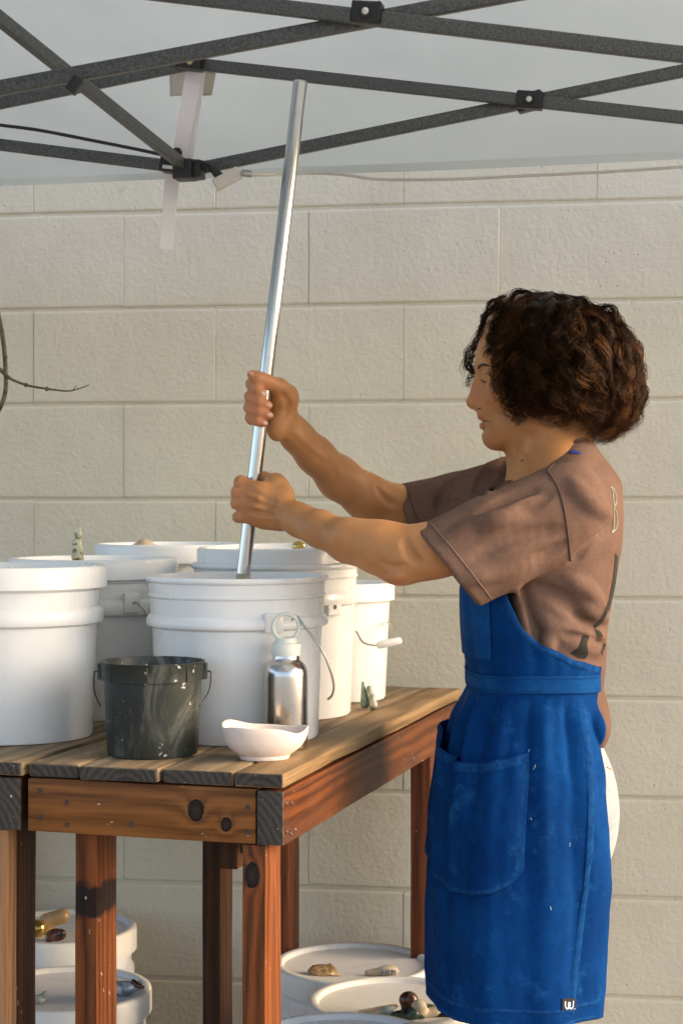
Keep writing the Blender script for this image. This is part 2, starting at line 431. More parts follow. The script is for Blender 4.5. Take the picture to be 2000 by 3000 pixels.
def Dp(x, D0, s=.218, x0=440): return D0/(1+s*(x-x0)/F)             # depth along a line parallel to the eave
n0 = 2.42
bar(P(-150, 230, Dp(-150, n0+.016)), P(1380, -52, Dp(1380, n0+.016)))
bar(P(300, -23, Dp(300, n0)), P(1750, 147, Dp(1750, n0)))
f0 = 3.060
bar(P(430, 145, Dp(430, f0)), P(1800, 296, Dp(1800, f0)))
bar(P(452, 388, Dp(452, f0+.016)), P(1750, 126, Dp(1750, f0+.016)))
bar(P(-160, -85, 2.30), P(432, 388, f0-.004))
bar(P(-130, 316, Dp(-130, f0+.012)), P(412, 384, Dp(412, f0+.012)))
bar(P(-130, 264, Dp(-130, f0)), P(432, 148, Dp(432, f0)))
for sx in (-1, 1):                                                  # four legs at the corners, beyond the frame
    for sb in (.03, 2*HS-.03):
        p = MID+ea*sx*(HS-.03)+eb*sb
        bar((p.x, p.y, 0), (p.x, p.y, 1.98), .032, .032, 'leg', Vector((0, 1, 0)))
def sleeve(x, y, D, w_, h_, ang, name='pivot_sleeve'):
    c = P(x, y, D); q = Matrix.Rotation(-CT, 4, 'Z') @ Matrix.Rotation(ang, 4, 'Y')
    o = link(name, sharp(box_mesh(name, w_, .024, h_, .003, 3), 50), M['black'], tent)
    o.matrix_parent_inverse = mat_of(tent).inverted(); o.matrix_basis = Matrix.Translation(c) @ q
    bt = link('rivet', lathe('rivet', [(0, .0035), (.003, .0033), (.0048, .002), (.0052, 0), (0, 0)], 16), M['bolt'], o); bt.location = (0, -.012, 0); bt.rotation_euler = (R(90), 0, 0)
    rg = link('washer', lathe('washer', [(0, .002), (.0085, .002), (.0095, 0), (0, 0)], 20), M['black'], o); rg.location = (0, -.0118, 0); rg.rotation_euler = (R(90), 0, 0)
    return o
sleeve(843, 31, Dp(843, n0)-.001, .041, .029, R(6.5)); sleeve(848, 36, Dp(843, n0)+.017, .040, .028, R(-10))
sleeve(1216, 231, Dp(1216, f0)-.001, .044, .029, R(6)); sleeve(1216, 234, Dp(1216, f0)+.017, .044, .029, R(-11))
def lump(name, c, sx, sy, sz, mat, parent, rot=(0, 0, 0), bev=.003):
    o = link(name, sharp(box_mesh(name, sx, sy, sz, bev, 2), 50), mat, parent)
    if parent is not None: o.matrix_parent_inverse = mat_of(parent).inverted()
    o.matrix_basis = Matrix.LocRotScale(Vector(c), Matrix.Rotation(rot[2], 3, 'Z').to_4x4().to_euler() if rot[0] == rot[1] == 0 else __import__('mathutils').Euler(rot), None)
    return o
cu = lump('corner_joint', P(438, 145, f0-.010), .044, .030, .024, M['black'], tent, (0, R(8), -CT))
bt = link('joint_screw', lathe('joint_screw', [(0, .004), (.005, .0035), (.0062, 0), (0, 0)], 18), plain('brass_screw', (.55, .52, .25), .4, 1), cu); bt.location = (.004, -.0155, -.001); bt.rotation_euler = (R(90), 0, 0)
lump('corner_joint', P(425, 391, f0-.014), .034, .040, .034, M['black'], tent, (0, 0, -CT))
lump('corner_joint', P(452, 391, f0-.012), .022, .034, .031, M['black'], tent, (0, R(-4), -CT))
lump('bar_sleeve', P(391, 380, f0+.006), .030, .030, .026, M['black'], tent, (0, R(8), -CT))
lump('bar_band', P(388, 384, f0-.011), .022, .006, .006, M['bolt'], tent, (0, R(8), -CT), .001)
lump('slide_bracket', P(172, 196, n0+.03), .016, .018, .024, M['black'], tent, (0, R(35), 0))

# webbing strap, tape on the fabric, cords
tapem = NM('silver_tape'); tapem.set(Base_Color=(.50, .47, .42, 1), Roughness=.3, Metallic=.6); tapem.bump(tapem.noise(tapem.coords(), 60, 3), .4, .003)
def roof_hit(x, y):
    lo = 2.4
    for k in range(400):
        D = 2.4+k*.003; p = P(x, y, D)
        if p.z >= roof_z(p)-.004 and (p-MID).dot(eb) >= 0: pass
        if p.z < roof_z(p): lo = D
    lo = 2.4
    for k in range(400):
        D = 2.4+k*.003; p = P(x, y, D)
        if p.z > roof_z(p)-.003: return p
    return P(x, y, 3.4)
for (poly, mm, lab) in ((((390, 162), (440, 158), (444, 214), (392, 218)), plain('clear_tape', (.62, .62, .58), .25), 'clear tape patch on the canopy beside the hanging strap'),
                        (((446, 158), (497, 160), (487, 216), (452, 216)), tapem.m, 'crinkled silver tape patch on the canopy fabric')):
    V = []; Fc = []; n = 6
    for i in range(n+1):
        for j in range(n+1):
            a, b = i/n, j/n
            x = (poly[0][0]*(1-a)+poly[1][0]*a)*(1-b)+(poly[3][0]*(1-a)+poly[2][0]*a)*b
            y = (poly[0][1]*(1-a)+poly[1][1]*a)*(1-b)+(poly[3][1]*(1-a)+poly[2][1]*a)*b
            q = roof_hit(x, y)+Vector((0, -.004-.003*random.random(), -.003)); V.append(q)
    for i in range(n):
        for j in range(n): Fc.append((i*(n+1)+j, (i+1)*(n+1)+j, (i+1)*(n+1)+j+1, i*(n+1)+j+1))
    o = mk('tape_patch', V, Fc, mm); tag(o, lab, 'tape')
    md = o.modifiers.new('thickness', 'SOLIDIFY'); md.thickness = .0012
st = ribbon_mesh('hanging_strap', smooth_path([P(448, 150, f0+.014), P(440, 200, f0+.012), P(428, 270, f0+.014), P(415, 345, f0+.028), P(398, 400, f0+.040), P(391, 455, f0+.042), P(388, 500, f0+.040), P(383, 573, f0+.040)], 6), (1, 0, 0), .0255, .0016, lambda t: 1.15-.25*t)
tag(link('hanging_strap', st, M['strap']), 'white webbing strap hanging from the canopy joint', 'strap')
st = ribbon_mesh('hanging_strap', smooth_path([P(455, 152, f0+.026), P(450, 210, f0+.024), P(440, 280, f0+.026), P(428, 370, f0+.036)], 6), (1, 0, 0), .022, .0012, lambda t: 1.2-.2*t)
tag(link('hanging_strap', st, M['strap']), 'shorter white strap folded behind the long hanging strap', 'strap')
pts = smooth_path([P(-80, 276, 3.05), P(0, 287, f0-.02), P(90, 299, f0-.02), P(210, 322, f0-.02), P(330, 346, f0-.02), P(420, 366, f0-.03), P(468, 373, f0-.026), P(488, 388, f0-.02), P(500, 402, f0-.02)], 8)
cord = thing('extension_cord', P(420, 366, f0-.03), 'black cord tied along the canopy frame', 'cord')
link('cable', tube_mesh('cable', pts, .0030, 8), M['blackcord'], cord, True)
link('plug', tube_mesh('plug', [P(478, 376, f0-.023), P(488, 388, f0-.022), P(497, 398, f0-.021), P(506, 404, f0-.021)], [.0035, .0055, .0075, .0065], 10), M['blackcord'], cord, True)
link('cable_loop', tube_mesh('cable_loop', smooth_path([P(396, 352, f0-.03), P(404, 344, f0-.033), P(412, 346, f0-.033), P(414, 356, f0-.03)], 6), .004, 8), M['blackcord'], cord, True)
wc = thing('white_cord', P(522, 410, f0-.02), 'white light cord with boxy connector along the canopy edge', 'cord')
cb = link('connector', sharp(box_mesh('connector', .050, .018, .022, .004, 3), 50), M['whitecord'], wc); cb.matrix_parent_inverse = mat_of(wc).inverted(); cb.matrix_basis = Matrix.Translation(P(522, 411, f0-.02)) @ Matrix.Rotation(R(-29), 4, 'Y')
lb = link('tag_label', box_mesh('tag_label', .018, .0015, .012, 0), plain('grey_tag', (.33, .32, .29), .6), wc); lb.matrix_parent_inverse = mat_of(wc).inverted(); lb.matrix_basis = Matrix.Translation(P(566, 398, f0-.03)) @ Matrix.Rotation(R(8), 4, 'Y')
pts = smooth_path([P(548, 397, f0-.02), P(600, 400, f0-.03), P(690, 397, 3.20), P(784, 401, 3.18), P(860, 411, 3.16), P(950, 413, 3.14), P(1060, 411, 3.12), P(1200, 404, 3.1), P(1330, 398, 3.08), P(1470, 390, 3.06), P(1640, 378, 3.03)], 10)
link('cable', tube_mesh('cable', pts, .0028, 8), M['whitecord'], wc, True)

# ------------------------------------------------------------------ work tables
OR1, OR2 = (.19, .044, .005), (.032, .008, .0015)
M['wood'] = wood('stained_redwood', OR1, OR2, .10, paint=.3)
M['woodfront'] = wood('stained_front_board', (.24, .082, .016), (.058, .017, .004), .20, (.25, .145, .065), knots=((.085, .004, .0125, .0165), (.130, -.013, .0085, .010)), paint=.25)
M['woodrail'] = wood('stained_rail', (.17, .046, .007), (.030, .008, .0016), .06, paint=.35, blotch=(.07, .025, .010))
M['wooddark'] = wood('stained_shaded_board', (.070, .024, .007), (.014, .006, .003), .12, (.08, .06, .04), paint=.15)  # dark stain; on the middle leg it paints in shade
M['woodscorch'] = wood('scorched_leg', (.22, .054, .005), (.032, .008, .0015), .06, char=((.252, .308),), paint=.3)
M['woodpale'] = wood('sun_bleached_leg', (.36, .17, .07), (.13, .05, .018), .30, (.38, .26, .15), paint=.4)
M['plank'] = wood('weathered_plank', (.30, .195, .10), (.085, .050, .024), .55, (.35, .275, .175), rough=.62, ring=40, paint=.4)
M['plankwarm'] = wood('weathered_plank_warm', (.36, .21, .085), (.11, .055, .020), .35, (.37, .275, .16), rough=.55, ring=40, paint=.3)
M['endgrain'] = wood('grey_end_grain', (.080, .064, .050), (.022, .018, .015), .5, (.095, .085, .074), rough=.8, ring=95, paint=.5)

def board(parent, c, size, axis, mat, name='board', seed=0, bev=.0016, wob=.0012):
    """c: centre in the table's own frame; size (x,y,z); grain along axis"""
    sx, sy, sz = size
    if axis == 'x': dims, rot = (sx, sy, sz), (0, 0, 0)
    elif axis == 'y': dims, rot = (sy, sx, sz), (0, 0, R(90))
    else: dims, rot = (sz, sy, sx), (0, R(-90), 0)
    o = link(name, sharp(box_mesh(name, *dims, bev, 2, wob, 8, seed), 40), mat, parent)
    o.location = c; o.rotation_euler = rot
    return o
def plank_end(p, wd, seed):
    e_ = link('plank_end', box_mesh('plank_end', .004, wd-.0035, PT-.003, .0016, 2, .0012, 0, seed), M['endgrain'], p); e_.location = (-TL/2-.0005, 0, -.0004)
    return p
TA = -math.atan(.322/1.12); A = Vector((-.078, 2.46, 0)); TZ = .89; TL = 1.165
table = thing('work_table', A, 'stained wooden work table carrying the open bucket and steel bottle', 'table', TA)
edges = [0.0, -.076, -.186, -.310, -.392]
PT = .0205
for i in range(4):
    x1, x0 = edges[i], edges[i+1]; wd = x1-x0-.0045
    yo = [.0, .004, -.004, .006][i]
    p = board(table, ((x0+x1)/2, TL/2+yo, TZ-PT/2-[0, .001, .0004, .0015][i]), (wd, TL, PT), 'y', M['plankwarm'] if i < 1 else M['plank'], 'plank', i+1, .004, .0030); plank_end(p, wd, i+1)
RH = .0765; RZ = TZ-PT-.003-RH/2
fb = board(table, (-.2165, .018, RZ), (.347, .036, RH), 'x', M['woodfront'], 'front_board', 3)
rl = board(table, (-.0215, TL/2-.005, RZ-.001), (.038, TL-.012, RH), 'y', M['woodrail'], 'side_rail', 8)
eg = board(rl, (0, 0, 0), (.0375, .006, RH-.001), 'z', M['endgrain'], 'end_grain', 9, .001, .0006); eg.location = (-(TL-.012)/2-.001, 0, 0); eg.rotation_euler = (0, 0, 0)
eg.data = sharp(box_mesh('end_grain', .005, .0372, RH-.0015, .0012, 2, .0004, 0, 4), 40); eg.data.materials.append(M['endgrain'])
board(table, (-.368, TL/2, RZ), (.036, TL-.09, RH), 'y', M['wooddark'], 'side_rail', 12)
board(table, (-.2, TL-.04, RZ), (.30, .036, RH), 'x', M['wooddark'], 'back_board', 13)
board(table, (-.062, TL*.43, RZ-.026), (.034, TL*.80, RH*.9), 'y', M['wooddark'], 'brace', 14)
LH = RZ-RH/2+.02
def leg(tb, x, y, mat, name='leg', sx=.034, sy=.074, h=None, seed=0):
    h = h or LH
    return board(tb, (x, y, h/2-.0), (sx, sy, h), 'z', mat, name, seed, .0022, .0016)
leg(table, -.0465, .038, wood('knotty_leg', (.22, .056, .007), (.036, .009, .0018), .07, knots=((.352, .002, .018, .011),), paint=.3), seed=2, h=RZ-RH/2-.001)
leg(table, -.317, .075, M['woodscorch'], seed=4)
leg(table, -.322, .61, M['wooddark'], seed=5, sy=.062)  # middle leg: the shade under the table is put into its wood colour
leg(table, -.345, 1.075, M['wood'], seed=6)
leg(table, -.063, 1.105, M['wood'], seed=7, h=RZ-RH/2-.001, sx=.040, sy=.09)
board(table, (-.118, .112, RZ-RH/2-.028), (.028, .030, .062), 'z', M['wooddark'], 'cleat', 15)
scr = lathe('screw', [(0, .0008), (.0012, .0008), (.0026, .0016), (.0036, .0010), (.0038, 0), (0, 0)], 14)
for (sx_, sz_) in ((-.155, .022), (-.154, -.018), (-.112, .006), (-.112, -.026), (-.013, -.020), (.162, .012), (.163, -.022)):
    s_ = link('screw', scr, M['screw'], fb); s_.location = (sx_, -.0180, sz_); s_.rotation_euler = (R(90), 0, 0)
for (sx_, sz_) in ((-.565, .02), (-.565, -.02), (-.54, .016), (-.545, -.026)):
    s_ = link('screw', scr, M['screw'], rl); s_.location = (sx_, -.0190, sz_); s_.rotation_euler = (R(90), 0, 0)
# second table, its right-hand edge showing
e2 = Vector((math.cos(TA), math.sin(TA), 0))
t2 = thing('work_table', A-e2*.3985, 'second wooden table butted against the first, pale bleached leg', 'table', TA)
for i in range(6):
    x1 = -.001-i*.105; wd = .102
    board(t2, (x1-wd/2, TL/2+.004*i, TZ-PT/2-.001*i), (wd, TL, PT), 'y', M['plank'], 'plank', 20+i, .004, .0030) if i else plank_end(board(t2, (x1-wd/2, TL/2, TZ-PT/2), (wd, TL, PT), 'y', M['plank'], 'plank', 20, .004, .0030), wd, 9)
r2 = board(t2, (-.0225, TL/2-.004, RZ), (.038, TL-.012, RH), 'y', M['wooddark'], 'side_rail', 25)
eg = link('end_grain', sharp(box_mesh('end_grain', .005, .0372, RH-.0015, .0012, 2, .0004, 0, 4), 40), M['endgrain'], r2); eg.location = (-(TL-.012)/2-.001, 0, 0)
board(t2, (-.33, .018, RZ), (.574, .036, RH), 'x', M['woodfront'], 'front_board', 26)
board(t2, (-.60, TL/2, RZ-.001), (.036, TL-.03, RH), 'y', M['wooddark'], 'side_rail', 27)
m2 = M['woodpale']
leg(t2, -.047, .020, m2, seed=31, sx=.040, sy=.030, h=RZ-RH/2-.001); leg(t2, -.0455, .067, M['wooddark'], seed=35, sx=.038, sy=.062, h=RZ-RH/2-.002)
leg(t2, -.58, .065, M['wood'], seed=33, h=RZ-RH/2-.001); leg(t2, -.59, 1.06, M['wood'], seed=34, h=RZ-RH/2-.001)

# ------------------------------------------------------------------ buckets
def wire_path(r, zl, drop, side, tilt, n=28, lift=0):
    pts = []
    for i in range(n+1):
        a = math.pi*i/n
        pts.append((r*math.cos(a), -math.sin(a)*drop*math.sin(tilt)-.0, zl-math.sin(a)*drop*math.cos(tilt)))
    return pts
def bucket(x, D, r, h, rb, label, z=TZ, lid=None, open_=False, rings=(.055, .075), mat='white', lidmat='lid', handle=None, rz=0, Xw=None, group=None, name='bucket', slurry=None, lidh=.028, recess=.012, thick=.0028):
    X = (x-CX)/F*D if Xw is None else Xw
    t = thing(name, (X, D, z), label, 'bucket', rz, group)
    rr = lambda q: rb+(r-.008-rb)*q/h
    lip = .0035
    pr = [(0, .004), (rb-.012, .004), (rb-.006, .0), (rb-.002, .001), (rb, .005)]
    z1 = h-rings[1]; z0 = h-rings[0]
    if rings[1] > 0:
        pr += [(rr(z1-.004), z1-.004), (r-.002, z1), (r-.0008, z1+.003), (r-.0012, z0-.008), (rr(z0)+.004, z0-.001), (rr(z0)+.0022, z0)]
        zs = h-rings[0]*.52
        pr += [(rr(zs)+.0022, zs-.003), (rr(zs)+.0052, zs), (rr(zs)+.0052, zs+.0025), (rr(zs)+.0030, zs+.004)]
    pr += [(rr(h-.010)+.003, h-.010), (r-.0015, h-.0085), (r, h-.006), (r, h-.002), (r-.0015, h), (r-.006, h), (r-.0075, h-.002)]
    pr += [(rr(h-.02)-thick, h-.02), (rb-thick, .008), (0, .008)]
    body = link('body', lathe('body', pr, 88), M[mat], t)
    if rings[1] > 0:
        for s in ():
            zz = h-(rings[0]+rings[1])/2+.004
            lg = link('ear', sharp(box_mesh('ear', .012, .034, .026, .003, 2), 50), M[mat], t); lg.location = (s*(r-.0035), 0, zz)
    if lid == 'lid':
        R_ = r+.0035
        lp = [(0, h-recess), (r-.035, h-recess), (r-.020, h-recess), (r-.0165, h-recess+.003), (r-.013, h+.004), (r-.010, h+.0065), (R_-.004, h+.0065), (R_-.001, h+.004), (R_, h), (R_+.0005, h-lidh), (R_-.002, h-lidh-.0005), (R_-.003, h-lidh+.002), (R_-.0035, h-.001), (0, h-recess-.003)]
        l_ = link('lid', lathe('lid', lp, 88), M[lidmat], t)
    if slurry:
        link('slurry', lathe('slurry', [(0, h-slurry), (rr(h-slurry)-thick-.0002, h-slurry), (rr(h-slurry)-thick-.0002, h-slurry-.004), (0, h-slurry-.004)], 64), plain('grey_glaze_slurry', (.42, .40, .36), .25), t)
    if handle:
        drop, tilt, grip = handle
        zl = h-(rings[0]+rings[1])/2+.004 if rings[1] > 0 else h-.018
        pts = wire_path(r+.0055, zl, drop, 1, tilt)
        pts = [(r-.002, 0, zl)]+pts+[(-r+.002, 0, zl)]
        hd = link('handle', tube_mesh('handle', [Vector(p) for p in pts], .0019, 8), M['wire'], t)
        if grip:
            mp_ = pts[len(pts)//2]
            gr = link('grip', tube_mesh('grip', [Vector((q*.045, mp_[1]+abs(q)*.0012, mp_[2]+abs(q)*.0016)) for q in (-1, -.9, -.3, .3, .9, 1)], [.006, .0085, .009, .009, .0085, .006], 14), M['white'], hd)
    return t
G1 = 'white buckets standing on the tables'; G2 = 'lidded buckets on the ground under the tables'
b3 = bucket(545, 2.855, .1465, .258, .130, 'open white bucket in which the steel pole stands', open_=True, rings=(.060, .078), slurry=.045, group=G1)
b1 = bucket(0, 2.86, .1465, .268, .128, 'white lidded bucket left of the dark grey pail, close to the table edge', lid='lid', lidmat='white', rings=(.058, .084), Xw=-.5286, group=G1)
b2 = bucket(215.5, 3.16, .147, .270, .130, 'white bucket with a glassy amber test piece on its lid', lid='lid', lidmat='white', rings=(.062, .088), group=G1, rz=R(-52))
b4 = bucket(632, 3.16, .1505, .268, .134, 'white bucket behind the open one with a loose lid on it', rings=(.045, .070), group=G1, rz=R(-62))
b6 = bucket(395, 3.46, .147, .288, .130, 'white lidded bucket by the wall with a shell like ceramic piece on it', lid='lid', lidmat='white', rings=(.06, .085), group=G1)
b7 = bucket(0, 3.40, .106, .215, .092, 'small white pail with wire handle and roller grip', lid='lid', lidmat='white', rings=(0, 0), Xw=-.008, group=G1, rz=R(60), name='pail', lidh=.026, recess=.006)
# loose lid on b4
zc = TZ+.268
ll = link('loose_lid', lathe('loose_lid', [(0, .020), (.112, .020), (.118, .024), (.122, .030), (.131, .030), (.1345, .027), (.135, .002), (.131, .001), (.130, .022), (0, .016)], 88), M['white'])
ll.location = (b4.location.x-.004, b4.location.y-.002, zc-.0012); ll.rotation_euler = (R(1.0), R(-.8), 0); tag(ll, 'white lid lying loose on the bucket behind the open one', 'lid')
eb4 = link('ear', box_mesh('ear', .030, .012, .030, .003, 2), M['white'], b4, True); eb4.matrix_basis = Matrix.Translation(P(764, 1394, 3.062)) @ Matrix.Rotation(R(42), 4, 'Z')
hl = link('ear_hole', lathe('ear_hole', [(0, .001), (.0035, .0008), (.0042, 0), (0, 0)], 14), M['screw'], eb4); hl.location = (0, -.0062, 0); hl.rotation_euler = (R(90), 0, 0)
# hanging wire handles
def free_wire(pts, parent, r=.0019, mat='wire', name='handle'):
    return link(name, tube_mesh(name, smooth_path(pts, 8), r, 8), M[mat], parent, True)
hb3 = free_wire([P(670, 1424, 2.712), P(681, 1416, 2.700), P(700, 1440, 2.694), P(737, 1490, 2.690), P(755, 1530, 2.695), P(766, 1570, 2.705), P(763, 1595, 2.712), P(753, 1606, 2.722)], b3)
lug = link('ear', sharp(box_mesh('ear', .030, .014, .030, .003, 2), 50), M['white'], b3, False); lug.location = (.062, -.126, .190); lug.rotation_euler = (0, 0, R(25))
free_wire([P(306, 1386, 3.020), P(314, 1384, 3.012), P(330, 1400, 3.005), P(350, 1424, 3.0), P(372, 1446, 3.01)], b2)
lug = link('ear', sharp(box_mesh('ear', .028, .012, .034, .003, 2), 50), M['white'], b2, True); lug.matrix_basis = Matrix.Translation(P(302, 1384, 3.036)) @ Matrix.Rotation(R(28), 4, 'Z')
hp = free_wire([P(818, 1450, 3.30), P(832, 1474, 3.285), P(850, 1481, 3.275), P(868, 1482, 3.27), P(893, 1476, 3.275), P(905, 1467, 3.28), P(903, 1446, 3.30), P(895, 1432, 3.33), P(889, 1430, 3.36)], b7)
link('grip', tube_mesh('grip', [P(865, 1483, 3.27), P(870, 1482, 3.27), P(880, 1479.5, 3.27), P(905, 1474.5, 3.272), P(916, 1472, 3.274), P(921, 1471, 3.275)], [.005, .0068, .0075, .0072, .0066, .005], 14), M['white'], b7, True)

# dark grey pail
dm = NM('dusty_grey_plastic'); v = dm.coords(); vz = dm.coords((1, 1, .45))
c = dm.ramp(dm.noise(v, 9, 4), [(.3, (.018, .022, .018)), (.7, (.038, .042, .035))])
c = dm.mix(dm.ramp(dm.noise(vz, 18, 6, .7, 1.2), [(.50, (0, 0, 0)), (.72, (.45, .45, .45))]), c, (.26, .26, .23))
c = dm.mix(dm.ramp(dm.noise(v, 85, 2), [(.70, (0, 0, 0)), (.74, (.8, .8, .8))]), c, (.60, .58, .53))
dm.color(c); dm.set(Roughness=.42); dm.b.inputs['Specular IOR Level'].default_value = .25; M['greypail'] = dm.m
X = (351-CX)/F*2.655
gp = thing('pail', (X, 2.655, TZ), 'dark grey plastic pail smeared with white clay', 'bucket')
h = .139
link('body', lathe('body', [(0, .003), (.060, .003), (.064, 0), (.066, .001), (.068, .006), (.0725, h-.028), (.0765, h-.027), (.0775, h-.002), (.0785, h-.0005), (.0780, h), (.0750, h), (.0735, h-.004), (.0700, h-.030), (.0655, .006), (0, .006)], 88), M['greypail'], gp)
for s in (-1, 1):
    e_ = link('ear', sharp(box_mesh('ear', .006, .022, .024, .0015, 2), 50), M['greypail'], gp); e_.location = (s*.0785, 0, h-.0155)
for k in range(3):
    a = R(-142+k*46+6); e_ = link('rib', sharp(box_mesh('rib', .0022, .0016, .024, .0008, 1), 50), M['greypail'], gp); e_.location = (.0775*math.cos(a), .0775*math.sin(a), h-.0155); e_.rotation_euler = (0, 0, a)
for s in (-1, 1):
    pts = [Vector((s*.079, 0, h-.0165)), Vector((s*.0855, 0, h-.0160)), Vector((s*.0872, -.002, h-.0185)), Vector((s*.0872, -.006, h-.030)), Vector((s*.0855, -.014, h-.042)), Vector((s*.080, -.026, h-.054)), Vector((s*.0725, -.038, h-.064))]
    link('handle', tube_mesh('handle', smooth_path(pts, 6), .0011, 8), M['darkwire'], gp)

# steel bottle
Db = 2.70; X = (657-CX)/F*Db
bt = thing('water_bottle', (X, Db, TZ), 'brushed steel water bottle with pale ring cap', 'bottle')
link('body', lathe('body', [(0, .002), (.026, .002), (.029, 0), (.0318, .002), (.0330, .006), (.0332, .112), (.0325, .120), (.0300, .1275), (.0255, .1325), (.0220, .1355), (.0208, .140), (.0208, .150), (0, .150)], 72), M['steel'], bt)
cp = link('cap', lathe('cap', [(0, .143), (.0228, .143), (.0236, .1445), (.0236, .1600), (.0225, .1615), (.0178, .1620), (.0170, .1635), (.0170, .1690), (.0160, .1700), (0, .1700)], 64), M['cap'], bt)
lp = []
for i in range(41):
    a = 2*math.pi*i/40; lp.append(Vector((.0198*math.sin(a), 0, .1860-.0198*math.cos(a))))
link('ring_handle', tube_mesh('ring_handle', lp[:-1], .0036, 10, True, 1.5), M['cap'], cp)

# handmade bowl
def bowl_w(r, z, a):
    k = r/.062
    rr = r*(1+.05*math.sin(2*a+.6)+.025*math.sin(3*a+1)+.02*math.sin(5*a)*k)
    top = max(0, (z-.02)/.03)
    zz = z+top*(.0045*math.cos(a-math.pi)+.0030*math.sin(3*a+.4)+.0015*math.sin(5*a+1))
    return rr, zz
bo = link('clay_bowl', lathe('clay_bowl', [(0, .003), (.030, .002), (.034, 0), (.0355, .002), (.0362, .006), (.0430, .0105), (.0520, .0185), (.0580, .0290), (.0608, .0390), (.0618, .0465), (.0605, .0485), (.0582, .0475), (.0560, .036), (.048, .022), (.032, .012), (0, .010)], 72, wob=bowl_w), mottled('bisque_clay', (.66, .55, .47), (.74, .64, .56), 12, .8, .3, 90))
bo.location = ((606-CX)/F*2.60, 2.60, TZ); bo.scale = (1.0, .74, .98); bo.rotation_euler = (0, 0, R(4)); tag(bo, 'small pale handmade clay bowl beside the steel bottle', 'bowl')

# mixing pole (a bright steel tube)
pa, pb = P(690, 186, 2.84), P(543, 1455, 2.84)
po = thing('mixing_pole', pb, 'long shiny steel tube gripped by the person and standing in the open bucket', 'pole')
ax = (pa-pb).normalized()
ring = [(1.0, .0), ]
tm = tube_mesh('tube', [pb, pb+ax*.02, pb+(pa-pb)*.5, pa-ax*.004, pa-ax*.001, pa], [.0113, .0113, .0113, .0113, .0110, .0104], 40)
link('tube', sharp(tm, 50), M['chrome'], po, True)
sl = link('slip_coating', tube_mesh('slip_coating', [P(553, 1372, 2.84), P(556, 1345, 2.84), P(559, 1318, 2.84)], [.0116, .0116, .0114], 32), mottled('glaze_film', (.30, .27, .20), (.42, .38, .30), 60, .4), po, True)

# buckets stored on the ground
bucket(1037*.784, 3.44, .1515, .368, .134, 'lidded bucket by the wall holding the lettered tile, under the table', 0, 'lid', rings=(.085, .100), mat='white2', group=G2, recess=.010, lidh=.034)
bucket(1160*.784, 3.12, .1515, .385, .134, 'lidded bucket heaped with dark glazed test pieces, beside the blue apron', 0, 'lid', rings=(.085, .100), mat='white2', group=G2, recess=.010, lidh=.036)
bucket(1003*.784, 2.83, .1515, .403, .134, 'lidded bucket with two grey green lumps on its lid', 0, 'lid', rings=(.085, .100), mat='white', lidmat='white', group=G2, recess=.010, lidh=.036)
bucket(178*.784, 3.60, .150, .399, .134, 'lidded bucket by the wall with wooden and brass pieces on top', 0, 'lid', rings=(.07, .090), mat='white2', group=G2, recess=.006, lidh=.040)
bucket(190*.784, 3.19, .1520, .386, .134, 'lidded bucket with a silvery grey test piece at its rim', 0, 'lid', rings=(.07, .090), mat='white', group=G2, recess=.006, lidh=.036)
bucket(-83*.784, 2.86, .1515, .352, .134, 'lidded bucket behind the pale bleached table leg', 0, 'lid', rings=(.07, .090), mat='white', lidmat='white', group=G2, recess=.006)
